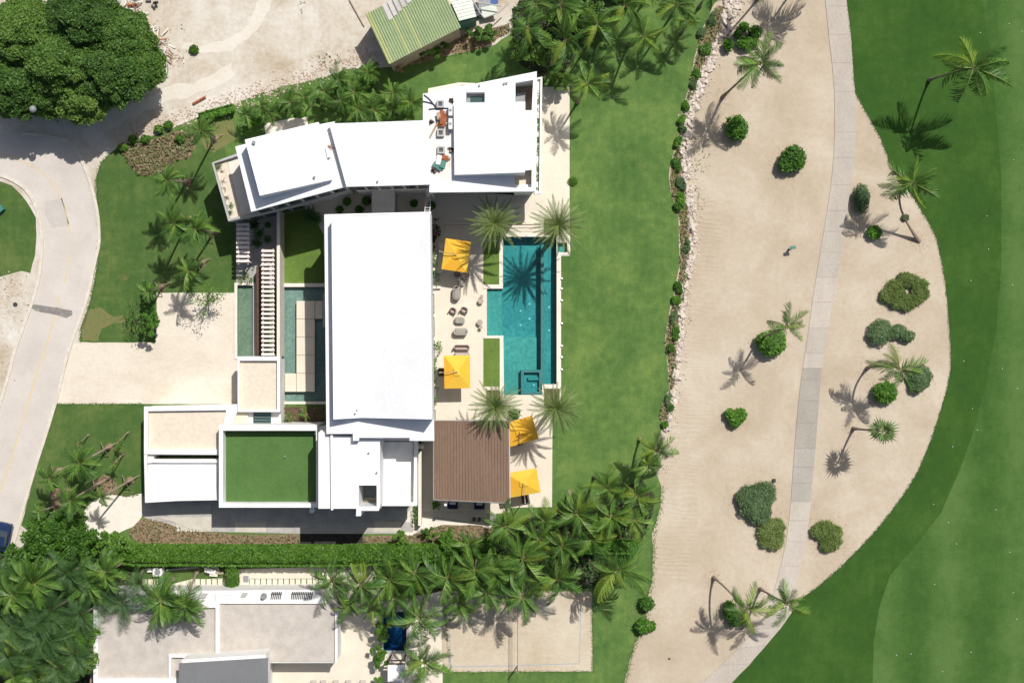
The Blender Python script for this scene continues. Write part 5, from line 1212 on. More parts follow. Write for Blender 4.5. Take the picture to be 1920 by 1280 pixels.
# ground covers and beds
def cover(name, pts, leaf, dens, size, h, soil=None, up=.5, lumps=0, seed=0):
    w = [P(x, y)[:2] for x, y in pts]; w = ragged(w, .12, .5, seed)
    a = np.array(w); area = abs(np.dot(a[:, 0], np.roll(a[:, 1], 1)) - np.dot(a[:, 1], np.roll(a[:, 0], 1))) / 2
    bb = (a.max(0) - a.min(0)); q = scatter(w, dens * bb[0] * bb[1])
    z = rng.uniform(.02, h, len(q)); mb = MB(); mb.leaves(np.column_stack([q, z]), size, up)
    if soil: s_ = sheet('planting_bed', soil, w, 0.0275); s_['kind'] = 'structure'
    o = mb.build(name, leaf, None); o['kind'] = 'stuff'; return o
cover('ground_cover', [(228, 276), (262, 268), (300, 258), (330, 245), (365, 250), (366, 275), (355, 297), (330, 300), (300, 325), (262, 330), (245, 312), (232, 290)], L_DRY, 80, .12, .35, MULCH)
cover('ground_cover', [(262, 972), (290, 972), (330, 985), (380, 996), (440, 1002), (562, 1001), (562, 1019), (300, 1022), (250, 1012), (240, 995)], L_COVER, 45, .11, .25, MULCH)
cover('ground_cover', [(680, 1004), (750, 1002), (772, 1004), (800, 992), (830, 984), (900, 984), (925, 990), (915, 1010), (860, 1022), (760, 1022), (672, 1018)], L_DRY, 45, .11, .25, MULCH)
BR_ = [(b[0], b[1]) for b in BORDER]
bed = [(1345, 10), (1332, 32), (1314, 64), (1304, 112), (1293, 160), (1278, 230), (1264, 290), (1256, 330), (1262, 370), (1274, 405), (1275, 440), (1276, 500), (1268, 545), (1256, 590), (1248, 640), (1254, 690), (1256, 730), (1243, 760), (1236, 785),
       (1250, 792), (1262, 740), (1266, 690), (1268, 640), (1275, 590), (1284, 540), (1290, 500), (1293, 440), (1290, 390), (1283, 350), (1276, 320), (1280, 290), (1286, 240), (1292, 200), (1306, 160), (1318, 130), (1326, 100), (1338, 80), (1350, 45), (1358, 12)]
cover('border_planting', bed, L_COVER, 55, .11, .35, MULCH)
cover('border_planting', bed, L_HEDGE, 22, .12, .45)
for i, (x, y, rx, ry) in enumerate([(1334, 35, 10, 12), (1322, 95, 9, 10), (1305, 140, 9, 8), (1300, 162, 8, 10), (1286, 200, 7, 10), (1278, 225, 9, 7), (1280, 243, 7, 6), (1271, 268, 8, 9), (1268, 310, 8, 9), (1276, 345, 10, 12), (1277, 372, 9, 12), (1270, 390, 6, 6), (1286, 460, 7, 10), (1274, 540, 9, 8), (1267, 560, 8, 9), (1262, 595, 8, 10), (1266, 625, 9, 9), (1258, 650, 6, 6), (1250, 750, 7, 9), (1258, 765, 6, 5), (1245, 795, 7, 6), (1315, 62, 8, 7)]):
    bush(x, y, rx * 1.15, ry * 1.35, .6, L_BUSH if i % 3 else L_GREY, f'low green shrub in the planted strip beside the rocks, number {i + 1} from the top' if False else ['low round', 'small tufted', 'spreading'][i % 3] + f' green shrub in the rock border planting, {["highest", "second", "third", "fourth", "fifth", "sixth", "seventh", "eighth", "ninth", "tenth", "eleventh", "twelfth", "thirteenth", "fourteenth", "fifteenth", "sixteenth", "seventeenth", "eighteenth", "nineteenth", "twentieth", "twenty-first", "twenty-second"][i]} going down', 'shrub', 'low shrubs of the rock border', size=.12, dens=.9, parts=[(random.uniform(-.4, .4), random.uniform(-.6, .6), random.uniform(.35, .6)) for _ in range(4)], name='low_shrub')
cover('sand_weeds', [(1300, 350), (1320, 355), (1322, 395), (1306, 400), (1300, 370)], L_GRASSY, 14, .08, .12)
cover('sand_weeds', [(1296, 255), (1330, 262), (1330, 320), (1300, 325), (1294, 290)], L_GRASSY, 10, .09, .15)
cover('sand_weeds', [(1285, 540), (1300, 548), (1296, 600), (1284, 640), (1278, 620)], L_GRASSY, 8, .07, .1)
cover('dirt_weeds', [(320, 100), (350, 92), (352, 110), (330, 112)], L_GRASSY, 12, .08, .1)
cover('dirt_weeds', [(590, 105), (635, 98), (640, 118), (600, 128)], L_DRY, 22, .1, .2)
cover('dirt_weeds', [(560, 0), (572, 0), (568, 26), (560, 28)], L_DRY, 14, .1, .1)
cover('dirt_weeds', [(315, 50), (345, 45), (350, 58), (318, 60)], L_GRASSY, 10, .08, .1)
cover('dirt_weeds', [(460, 212), (520, 178), (560, 165), (600, 140), (600, 152), (560, 180), (500, 205)], L_HEDGE, 20, .1, .3)
cover('sand_weeds', [(0, 515), (40, 512), (55, 520), (30, 530), (0, 530)], L_HEDGE, 8, .07, .1)
cover('ground_cover', [(92, 925), (110, 912), (140, 918), (150, 930), (130, 940), (140, 950), (100, 960)], L_DRY, 45, .10, .2, MULCH)
cover('ground_cover', [(172, 905), (195, 890), (215, 900), (225, 925), (195, 930), (180, 925)], L_DRY, 45, .10, .2, MULCH)
cover('ground_cover', [(225, 925), (245, 918), (262, 928), (240, 933)], L_DRY, 45, .10, .2)
cover('ground_cover', [(760, 124), (840, 104), (900, 92), (955, 62), (955, 45), (890, 60), (850, 72), (800, 95), (745, 115)], L_COVER, 35, .13, .4, MULCH)
L_UNDER = leaf_mat('shade_dark_undergrowth_leaf', [(0.018, 0.045, 0.010), (0.035, 0.085, 0.016), (0.06, 0.13, 0.025)], 0.1)  # undergrowth greens darkened to fill in shade between the palm crowns
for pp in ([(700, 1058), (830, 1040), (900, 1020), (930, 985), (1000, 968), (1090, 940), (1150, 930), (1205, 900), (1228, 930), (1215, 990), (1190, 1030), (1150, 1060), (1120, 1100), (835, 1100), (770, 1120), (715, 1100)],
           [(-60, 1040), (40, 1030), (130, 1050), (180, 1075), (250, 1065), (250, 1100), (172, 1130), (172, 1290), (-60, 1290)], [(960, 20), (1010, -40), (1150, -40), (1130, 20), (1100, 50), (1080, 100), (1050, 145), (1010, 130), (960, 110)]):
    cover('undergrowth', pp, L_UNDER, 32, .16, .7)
def zcover(name, pts, z, leaf, dens, size, h, label, cat):
    w = [P(x, y, z)[:2] for x, y in pts]; a = np.array(w); bb = a.max(0) - a.min(0); q = scatter(w, dens * bb[0] * bb[1])
    keep = np.array([noise.noise(Vector((p[0] * 1.3, p[1] * 1.3, 5))) > -.12 for p in q]); q = q[keep]
    mb = MB(); mb.leaves(np.column_stack([q, z + rng.uniform(.02, h, len(q))]), size, .4); o = mb.build(name, leaf, None); tag(o, label, cat); return o
zcover('ledge_plants', [(1006, 170), (1012, 170), (1010.5, 356), (1005, 356)], 4.2, L_BUSH, 160, .09, .35, 'row of green plants in the narrow ledge planter of the north wing', 'plants')
zcover('wall_planting', [(813, 470), (820, 470), (820, 512), (824, 515), (824, 535), (814, 537)], .3, L_BUSH, 90, .11, .5, 'green planting strip against the hall wall near the upper umbrella', 'plants')
zcover('red_planting', [(813, 410), (826, 410), (826, 440), (818, 450), (816, 468), (813, 468)], .3, L_RED, 120, .11, .6, 'dark red leaved planting against the shaded hall wall', 'plants')
zcover('wall_planting', [(814, 634), (828, 634), (830, 660), (820, 668), (818, 720), (826, 735), (826, 758), (814, 758)], .3, L_BUSH, 90, .11, .5, 'green planting strip against the hall wall near the lower umbrella', 'plants')
zcover('wall_planting', [(776, 945), (786, 920), (789, 950), (786, 985), (776, 975)], .3, L_HEDGE, 100, .11, .9, 'bright green plants beside the terrace block at the alley end', 'plants')
zcover('pergola_planting', [(445, 510), (478, 500), (480, 530), (445, 532)], .1, L_GRASSY, 80, .11, .5, 'scrubby planting between the short pergola and the green pond', 'plants')
zcover('court_planting', [(531, 764), (610, 764), (610, 792), (531, 792)], .35, L_DRY, 60, .10, .35, 'bronze ground planting in the small entrance bed', 'plants')
for pts_, lab in ((rect(812, 536, 826, 541), 'low cream planter wall end beside the upper planting'), (rect(822, 455, 831, 512), 'long low planter wall beside the upper umbrella')):
    o = blk('planter_wall', CREAMW, None, pts_, .35, 0); tag(o, lab, 'planter')

L_EDGE = leaf_mat('edge_grass_blade', [(0.035, 0.085, 0.016), (0.055, 0.13, 0.022), (0.10, 0.16, 0.04)], 0.1)
def edge_tufts(name, line, leaf, per_m, spread, size=.055):
    cs = []
    for (x0, y0), (x1, y1) in zip(line[:-1], line[1:]):
        a = np.array(P(x0, y0)[:2]); b = np.array(P(x1, y1)[:2]); L = np.linalg.norm(b - a)
        if L > 60: continue
        n = int(L * per_m); t = rng.random((n, 1)); p = a + (b - a) * t + rng.normal(size=(n, 2)) * spread
        cs.append(np.column_stack([p, rng.uniform(.01, .07, n)]))
    mb = MB(); mb.leaves(np.concatenate(cs), size, .3); o = mb.build(name, leaf, None); o['kind'] = 'stuff'
edge_tufts('edge_grass', FAIRP[1:26], L_EDGE, 55, .07)
edge_tufts('edge_grass', [(b[0] + 1, b[1]) for b in BORDER[22:]], L_EDGE, 80, .16)
edge_tufts('edge_grass', [(150, 642), (152, 615), (160, 595), (170, 560), (178, 520), (185, 470), (186, 440), (184, 400), (180, 365), (180, 335), (190, 305), (205, 288)], L_EDGE, 60, .09)
edge_tufts('edge_grass', [(830, 1108), (845, 1259), (1111, 1258), (1110, 1108)], L_EDGE, 50, .08)
edge_tufts('edge_grass', [(66, 880), (90, 810), (106, 757), (200, 757), (268, 757)], L_EDGE, 60, .06)
lit = []
for x, y, r0 in ((1378, 243, 24), (1481, 301, 28), (1612, 374, 24), (1692, 546, 44), (1660, 624, 36), (1655, 735, 24), (1720, 711, 28), (1442, 643, 30), (1377, 780, 24), (1417, 938, 44), (1446, 997, 36), (1549, 1000, 38), (1369, 1147, 24), (1210, 1150, 30), (1395, 76, 34), (1355, 182, 14), (1724, 453, 14), (1626, 690, 16), (1600, 803, 16), (1338, 1082, 14), (1425, 1103, 14)):
    n = int(r0 * 7); a = rng.uniform(0, 6.28, n); q = np.abs(rng.normal(.85, .35, n)) * r0
    lit.append(np.column_stack([(x + q * np.cos(a) - 960) / K, (640 - y - q * np.sin(a)) / K, rng.uniform(.01, .03, n)]))
mb = MB(); mb.leaves(np.concatenate(lit), .05, 1.5); o = mb.build('leaf_litter', L_DEADF, None); o['kind'] = 'stuff'
# hedge
def hedge(pts, h, lab, leaf=L_HEDGE, dens=240, name='hedge', top=None):
    """pts: list of (x, y, halfwidth px)"""
    r_ = empty(name, pts[len(pts) // 2][0], pts[len(pts) // 2][1], lab, 'hedge'); mb = MB(); cs = []
    ring_ = []
    for (x, y, w) in pts:
        ring_.append([P(x, y + w * .9, 0), P(x, y + w, h * .6), P(x, y + w * .7, h * .93), P(x, y - w * .7, h * .93), P(x, y - w, h * .6), P(x, y - w * .9, 0)])
    mb.loft([[(p[0], p[1], p[2]) for p in r] for r in ring_])
    for (x0, y0, w0), (x1, y1, w1) in zip(pts[:-1], pts[1:]):
        L = abs(x1 - x0) / K; n = int(L * (w0 + w1) / K * dens)
        t = rng.random(n); s = rng.uniform(-1.05, 1.05, n)
        x = x0 + (x1 - x0) * t; w = w0 + (w1 - w0) * t; y = y0 + (y1 - y0) * t + s * w
        zt = h * (1 - .25 * np.abs(s) ** 4) + rng.normal(0, .05, n) + .10 * np.sin(x * .22) * np.cos(y * .3)
        cs.append(np.column_stack([(x - 960) / K * (H - zt) / H, (640 - y) / K * (H - zt) / H, zt]))
        n2 = int(L * h * dens * .7); t = rng.random(n2); x = x0 + (x1 - x0) * t; w = w0 + (w1 - w0) * t
        for sg in (-1, 1):
            zt = rng.uniform(.05, h * .95, n2); y = y0 + (y1 - y0) * t + sg * w * rng.uniform(.95, 1.08, n2)
            cs.append(np.column_stack([(x - 960) / K, (640 - y) / K, zt]))
    mb.leaves(np.concatenate(cs), .12, .35)
    mb.build('foliage', leaf, r_); return r_
hedge([(195, 1028, 18), (260, 1037, 17), (350, 1037, 17), (440, 1038, 17), (540, 1038, 17), (640, 1038, 17), (720, 1036, 17), (800, 1033, 14), (860, 1026, 11), (930, 1022, 11)], 1.7, 'long clipped bright green hedge between the villa and its lower neighbour')
hedge([(1050, 1022, 11), (1120, 1022, 11), (1192, 1022, 11)], 1.4, 'short dark hedge among the palms near the sand', L_BUSH)

# leafy trees
def tree(x, y, rx, ry, h, leaf, lab, lobes=16, size=.16, dens=1.0, trunk=True, name='leafy_tree', cat='tree', group=None, lo=.55):
    r_ = empty(name, x, y, lab, cat, group); c = P(x, y, h * .8); mb = MB(); RX, RY = rx / K, ry / K
    cz = h * .62; rz = h * .38
    mb.ell((c[0], c[1], cz * .75), (RX * .6, RY * .6, rz * .5), 14, 9, 0, .1)
    for i in range(lobes):
        a = i * 2.39996; q = math.sqrt((i + .5) / lobes) * .9
        lx_, ly_ = c[0] + RX * q * math.cos(a) + random.uniform(-.25, .25), c[1] + RY * q * math.sin(a) + random.uniform(-.25, .25)
        lz = cz + rz * (1 - q * q * 1.1) * random.uniform(.55, 1.0); lr = min(RX, RY) * random.uniform(.17, .34) if lobes < 60 else random.uniform(.36, .72)
        mb.ell((lx_, ly_, lz - lr * .15), (lr * .72, lr * .72, lr * .55), 8, 6, 0, .15)
        mb.leaves(blob_pts((lx_, ly_, lz), (lr, lr, lr * .75), int(260 * dens * lr * lr / (size / .16) ** 2) + 60, .7, 1.12, -.5), size, .35)
    n = int(3 * dens * RX * RY / (size / .16) ** 2 * 3.1)
    mb.leaves(blob_pts((c[0], c[1], cz), (RX * .95, RY * .95, rz * .85), n, .7, 1.05, -.2), size, .35)
    mb.build('crown', leaf, r_)
    mb = MB(); b = P(x, y); mb.tube([(b[0], b[1], 0), (c[0], c[1], cz * .6), (c[0] + .2, c[1], cz)], [.05 * h, .035 * h, .02 * h], 9)
    for k in range(4):
        a = k * 1.57 + .4; mb.tube([(c[0], c[1], cz * .6), (c[0] + RX * .5 * math.cos(a), c[1] + RY * .5 * math.sin(a), cz * 1.05)], [.025 * h, .01 * h], 6)
    mb.build('trunk', BARK, r_); return r_
GT = 'big dark trees at the upper left'
for x, y, rx, ry, h, lab in [(38, 60, 72, 66, 8.5, 'large dense tree at the far upper left corner'), (150, 40, 76, 62, 9, 'large dense tree along the top edge'), (225, 75, 52, 56, 8, 'dense tree beside the rubbish heap'),
                             (205, 135, 66, 52, 8.5, 'dense tree jutting towards the dirt track'), (110, 120, 70, 60, 9, 'dense tree in the middle of the upper left grove'), (25, 165, 56, 46, 7.5, 'dense tree at the left edge above the road'),
                             (150, 185, 48, 38, 7, 'dense tree overhanging the road end'), (262, 120, 36, 34, 6.5, 'smaller tree at the right tip of the grove'), (90, 175, 44, 36, 6.5, 'dense tree beside the globe lamp')]:
    tree(x, y, rx, ry, h, L_TREE, lab, 120, .12, 1.5, group=GT)
tree(110, 1010, 74, 48, 4.5, L_HEDGE, 'broad bright leafy shrub tree beside the blue car', 26, .13, 1.0)
tree(45, 1050, 46, 34, 4.0, L_HEDGE, 'leafy tree just below the parked car', 16, .13)
tree(205, 1020, 40, 26, 3, L_HEDGE, 'loose leafy shrub at the left end of the hedge', 14, .13)
tree(120, 1225, 60, 50, 5, L_TREE, 'dark tree under the palms left of the neighbour house', 20, .18); tree(150, 1190, 32, 28, 4.5, L_BUSH, 'round leaved tree against the neighbour house wall', 12, .2)
tree(40, 1150, 60, 50, 4, L_TREE, 'dark undergrowth tree at the lower left edge', 16, .18); tree(60, 1255, 60, 40, 4, L_TREE, 'dark undergrowth tree in the lower left corner', 16, .18)
tree(835, 1010, 20, 18, 2.6, L_HEDGE, 'bright lime green shrub above the palm row', 12, .11, name='garden_shrub', cat='shrub'); tree(752, 1010, 12, 14, 2.2, L_HEDGE, 'small leafy shrub at the end of the alley', 8, .11, name='garden_shrub', cat='shrub')
tree(800, 1000, 10, 10, 1.8, L_HEDGE, 'little leafy shrub beside the bronze ground cover', 6, .1, name='garden_shrub', cat='shrub'); tree(715, 1185, 14, 24, 2.8, L_HEDGE, 'leafy shrub left of the blue plunge pool', 10, .12, name='garden_shrub', cat='shrub')
tree(712, 1232, 14, 20, 2.4, L_HEDGE, 'leafy shrub beside the white cabana', 10, .12, name='garden_shrub', cat='shrub'); tree(712, 1275, 8, 8, 1.6, L_BUSH, 'small shrub at the bottom edge beside the loungers', 5, .1, name='garden_shrub', cat='shrub')
tree(276, 545, 14, 18, 3, L_BUSH, 'dark leafy tree at the driveway corner, upper one', 10, .12, name='slender_tree'); tree(280, 600, 15, 34, 3.6, L_BUSH, 'dark leafy tree at the driveway corner, lower one', 14, .12, name='slender_tree')
tree(800, 85, 40, 22, 2.2, L_HEDGE, 'leafy scrub below the green shed', 14, .12, name='scrub', cat='shrub'); tree(905, 62, 34, 16, 2, L_TREE, 'dark scrub beside the blue scrap heap', 12, .12, name='scrub', cat='shrub')
tree(700, 125, 14, 8, 1.4, L_HEDGE, 'low bush at the foot of the green shed', 6, .1, name='scrub', cat='shrub')
tree(1050, 145, 26, 22, 2.4, L_TREE, 'dark shrub between the terrace and the upper palms', 12, .12, name='scrub', cat='shrub'); tree(1090, 30, 60, 34, 2.6, L_TREE, 'dark undergrowth beneath the upper palm grove', 20, .15, name='scrub', cat='shrub')
tree(1165, -14, 50, 20, 2.0, L_TREE, 'dark undergrowth along the top edge right of the grove', 18, .15, name='scrub', cat='shrub'); tree(1000, 90, 44, 34, 2.4, L_TREE, 'dark undergrowth left of the upper palm grove', 14, .15, name='scrub', cat='shrub')
for i, (x, y, rx, ry) in enumerate([(480, 225, 26, 12), (520, 205, 22, 12), (560, 215, 20, 8), (620, 190, 30, 18), (660, 205, 34, 12), (710, 190, 30, 18), (760, 200, 26, 16), (640, 165, 26, 14), (465, 240, 14, 10), (740, 212, 30, 8), (690, 150, 22, 12)]):
    tree(x, y, rx, ry, 1.6, L_TREE if i % 2 else L_BUSH, f'low shrub in the bed behind the guest and link wings, {["first", "second", "fifth", "sixth", "eighth", "tenth", "eleventh", "seventh", "third", "ninth", "fourth"][i] if i < 11 else ""} of the planting', 8, .12, name='scrub', cat='shrub', group='shrubs behind the north wings')
for i, (x, y) in enumerate([(300, 243), (232, 277), (252, 262), (318, 236), (275, 262), (340, 262), (395, 215)]):
    bush(x, y, 9, 7, .7, L_HEDGE, ['leafy tuft at the top edge of the bronze bed', 'leafy tuft at the left tip of the bronze bed', 'leafy tuft on the dirt side of the bronze bed, left', 'leafy tuft on the dirt side of the bronze bed, right', 'leafy tuft in the middle of the dirt side of the bronze bed', 'leafy tuft inside the bronze bed', 'leafy tuft at the lawn corner by the dirt track'][i], 'shrub', 'tufts round the bronze bed', size=.11, dens=.7, name='low_shrub')
hedge([(375, 222, 6), (410, 212, 6), (440, 204, 6)], .9, 'short rough hedge at the edge of the dirt lot', L_BUSH, 200)
def bare_tree(x, y, tips, lab, h=4, leafy=0):
    r_ = empty('slender_tree', x, y, lab, 'tree'); b = Vector(P(x, y)); mb = MB(); cs = []
    for (tx, ty) in tips:
        e = Vector(P(tx, ty, h * random.uniform(.8, 1))); m_ = b.lerp(e, .5) + Vector((random.uniform(-.15, .15), random.uniform(-.15, .15), .4))
        mb.tube([b, m_, e], [.06, .035, .012], 5)
        for _ in range(6):
            q = m_.lerp(e, random.random()); e2 = q + Vector((random.uniform(-.7, .7), random.uniform(-.7, .7), random.uniform(.1, .5))); mb.tube([q, e2], [.018, .006], 4)
            if leafy: cs.append(rng.normal(size=(leafy, 3)) * .2 + np.array(e2))
    mb.build('trunk', BARK, r_)
    if leafy: m2 = MB(); m2.leaves(np.concatenate(cs), .09, .4); m2.build('crown', L_BUSH, r_)
bare_tree(390, 565, [(372, 560), (400, 545), (412, 550), (385, 575), (405, 562), (392, 548)], 'slender tree with sparse round leaves at the driveway edge', 4, 14)
bare_tree(250, 590, [(262, 575), (245, 560), (268, 600), (255, 610)], 'thin leaning sapling beside the driveway corner', 3.5, 10)

# ------------------------------------------------------------------ palms
def frond_mesh(name, n, a0, droop, leaflen, leafdroop, w, mats, twist=0.0, narrow=1.0, hang=.35, jit=.12, rw=.016):
    """unit-length frond along +x"""
    mb = MB(); S = 12; pts = []; x = z = y = 0; ang = a0
    for i in range(S + 1):
        pts.append(Vector((x, y, z)))
        ang_i = a0 - droop * (i / S) ** 1.3; x += math.cos(ang_i) / S; z += math.sin(ang_i) / S; y += twist * (i / S) / S
    def at(s):
        f = min(s * S, S - 1e-6); i = int(f); return pts[i].lerp(pts[i + 1], f - i), (pts[i + 1] - pts[i]).normalized()
    for i in range(S):
        w0 = rw * (1 - .8 * i / S); w1 = rw * (1 - .8 * (i + 1) / S); a, b = pts[i], pts[i + 1]; u = Vector((0, 0, .012))
        mb.add([a + Vector((0, -w0, 0)), a + u, a + Vector((0, w0, 0)), b + Vector((0, -w1, 0)), b + u, b + Vector((0, w1, 0))], [(0, 3, 4, 1), (1, 4, 5, 2)], 1)
    for i in range(n):
        s = .13 + .86 * i / (n - 1); p, t = at(s); L0 = leaflen * (math.sin(math.pi * (.16 + .78 * s)) ** .7) * (1 if s < .9 else .8)
        for sd in (-1, 1):
            L = L0 * random.uniform(1 - jit, 1 + jit); sw = R(38 + 30 * s + random.uniform(-6, 6))
            d = (Vector((0, sd, 0)) * math.cos(sw) + t * math.sin(sw) + Vector((0, 0, -hang * random.uniform(.5, 1.4)))).normalized()
            q = p + d * L * .5; d2 = (d + Vector((0, 0, -leafdroop))).normalized(); e = q + d2 * L * .5
            ww = t * w * .5
            mb.add([p - ww * .8, p + ww * .8, q + ww, q - ww, e], [(0, 1, 2, 3), (3, 2, 4)] if sd > 0 else [(3, 2, 1, 0), (4, 2, 3)], 0)
    return mesh_only(mb, name, mats)
def variants(mats, kind):
    out = []
    for k in range(6):
        if kind == 'coco': out.append(frond_mesh('frond', 32, .30 + .04 * k, .95 + .26 * k, .40, .8 + .1 * k, .025, mats, random.choice((-1, 1)) * random.uniform(.1, .6), 1, .45 + .16 * k, .3, .011))
        elif kind == 'fine': out.append(frond_mesh('frond', 32, .35 + .04 * k, .8 + .25 * k, .34, .45 + .1 * k, .012, mats, random.choice((-1, 1)) * random.uniform(.1, .5), 1, .12 + .13 * k, .35, .007))
        elif kind == 'date': out.append(frond_mesh('frond', 26, .10 + .03 * k, .42 + .1 * k, .13, .15, .022, mats, random.uniform(-.05, .05), 1, .0, .2))
    return out
FR = {'coco': variants([L_COCO, RACH], 'coco'), 'dark': variants([L_COCOD, RACHG], 'fine'), 'date': variants([L_DATE, RACH], 'date'), 'yellow': variants([L_YEL, RACH], 'coco')[:2], 'dead': variants([L_DEADF, RACHD], 'coco')[3:5]}
def fan_leaf():
    mb = MB(); mb.add([(0, -.015, 0), (0, .015, 0), (.3, .012, .02), (.3, -.012, .02)], [(0, 1, 2, 3)], 1)
    for k in range(7):
        a = R(-60 + 120 * k / 6); L = .72 * (1 - .3 * abs(k - 3) / 3)
        b = Vector((.28, 0, .02)); d = Vector((math.cos(a), math.sin(a), -.1)); s = Vector((-math.sin(a), math.cos(a), 0)) * .05; m_ = b + d * L * .5; e = b + d * L + Vector((0, 0, -.14))
        mb.add([b, m_ - s, e, m_ + s], [(0, 1, 2, 3)], 0)
    return mesh_only(mb, 'frond', [L_FAN, RACH])
FR['fan'] = [fan_leaf()]

def palm(hx, hy, h, base, Rp, lab, kind='coco', n=None, group=None, ctrl=None, yellow=0, dead=0, tilt=None, flat=1.0, seed=0, cat='palm tree', name=None, thick=None, props=False):
    random.seed(hash((int(hx * 7), int(hy * 13))) & 0xffff)
    hub = Vector(P(hx, hy, h)); bp = Vector(P(*base, 0)) if base else Vector((hub.x, hub.y, 0))
    nm = name or {'coco': 'coconut_palm', 'dark': 'coconut_palm', 'date': 'date_palm', 'fan': 'fan_palm'}[kind]
    r_ = bpy.data.objects.new(nm, None); COL.objects.link(r_); r_.location = bp; tag(r_, lab, cat, group)
    cpt = Vector(P(*ctrl[:2], ctrl[2])) if ctrl else bp.lerp(hub, .5) + Vector(((bp - hub).x * .12, (bp - hub).y * .12, 0))
    mb = MB(); pts = []; rad = []
    tr = thick or {'coco': .12, 'dark': .12, 'date': .24, 'fan': .12}[kind]
    for i in range(15):
        t = i / 14; pts.append(bp * (1 - t) ** 2 + cpt * 2 * t * (1 - t) + hub * t * t)
        rad.append(tr * (1.7 - 1.0 * min(1, t * 5) if t < .2 else .85 - .2 * t) * (1 + .10 * (i % 2)))
    mb.tube(pts, rad, 9); mb.build('trunk', TRUNKD if kind == 'date' else TRUNK, r_, smooth=False)
    L = Rp / K * (H - h) / H * 1.16
    n = n or {'coco': 18, 'dark': 20, 'date': 42, 'fan': 22}[kind]
    ms = FR[kind]; a0 = random.uniform(0, 6.28); wind = random.uniform(-.5, 1.2)
    for i in range(n):
        t = (i + .5) / n; az = a0 + i * 2.39996 + random.uniform(-.45, .45) * (kind != 'date')
        if kind == 'date': pitch = 1.25 - 1.45 * t ** .75; k = min(5, int(t * 6)); sc = L * (0.82 + .2 * t) * random.uniform(.9, 1.05)
        elif kind == 'fan': pitch = 1.45 - 2.0 * t; k = 0; sc = L * random.uniform(.85, 1.05)
        else: pitch = (.75 - 1.05 * t ** .8) * flat; k = min(5, max(0, int(t * 6) + random.choice((-1, 0, 0, 1)))); pitch += random.uniform(-.18, .18) + .34 * math.cos(az - wind); sc = L * random.uniform(.72, 1.16) * (0.85 if t < .2 else 1)
        me = ms[k]
        if yellow and i % max(2, int(n / yellow)) == 1: me = FR['yellow'][i % 2]
        if dead and i >= n - dead: me = FR['dead'][i % 2]; pitch -= .3
        rot = (random.uniform(-.55, .55), -pitch, az) if kind != 'date' else (random.uniform(-.5, .5), -pitch, az)
        o = inst('frond', me, r_, hub + Vector((0, 0, -.05 * i / n)), rot, (sc, sc, sc))
    if kind in ('coco', 'dark'):
        mb = MB()
        for k in range(6): a = k * 1.05; mb.ell((hub.x + .16 * math.cos(a), hub.y + .16 * math.sin(a), hub.z - .16), (.085, .085, .1), 7, 5)
        mb.build('coconuts', RACHD, r_)
    if props:
        mb = MB(); mb.ell((bp.x, bp.y, 0.0), (.42, .38, .22), 12, 6, 0, .15); mb.build('root_mound', MULCH, r_)
        for k in range(3):
            a = k * 2.1 + .5; mb = MB(); mb.tube([(bp.x + .95 * math.cos(a), bp.y + .95 * math.sin(a), 0), (bp.x + .1 * math.cos(a), bp.y + .1 * math.sin(a), 1.5)], .04, 6); mb.build('prop', WOOD, r_)
    return r_
# palms on the sand and fairway
palm(1826, 127, 8.0, (1742, 150), 72, 'tall leaning coconut palm alone on the fairway with a long curved trunk', n=11, yellow=2)
palm(1424, 118, 8.5, (1355, 182), 50, 'coconut palm leaning out over the sand from a thin diagonal trunk', n=16)
palm(1712, 343, 6.2, (1724, 453), 62, 'coconut palm with a sharply bent trunk at the fairway edge', n=13, yellow=2, ctrl=(1655, 360, 4.2))
palm(1476, 612, 7.4, (1424, 634), 44, 'coconut palm growing from the wide bush left of the path', n=10, yellow=1)
palm(1685, 690, 6.3, (1626, 690), 50, 'coconut palm leaning right over two bushes beside the path', n=11, yellow=2, ctrl=(1650, 682, 4))
palm(1655, 808, 6.3, (1600, 803), 29, 'small fan palm with a stiff round crown on the sand', 'fan', n=17)
palm(1397, 1141, 5.6, (1338, 1082), 48, 'yellowing coconut palm near the lower path bend', n=12, yellow=4, ctrl=(1362, 1100, 3.4))
palm(1475, 1131, 6.4, (1425, 1103), 42, 'coconut palm standing over the lower end of the path', n=12, yellow=2)
palm(1521, -62, 6.0, None, 62, 'coconut palm mostly above the frame casting a shadow near the rocks', n=14)
palm(1430, -30, 6.0, (1420, 0), 34, 'coconut palm at the top edge above the group of bushes', n=12)
# date palms round the pool
palm(928, 419, 6.2, None, 53, 'broad date palm in front of the north wing', 'date', group='date palms around the pool')
palm(1047, 423, 6.5, None, 54, 'broad date palm at the upper right pool corner', 'date', group='date palms around the pool')
palm(929, 763, 5.6, None, 51, 'broad date palm between the pool and the brown roof', 'date', group='date palms around the pool')
palm(1042, 766, 6.4, None, 50, 'broad date palm at the lower right pool corner', 'date', group='date palms around the pool')
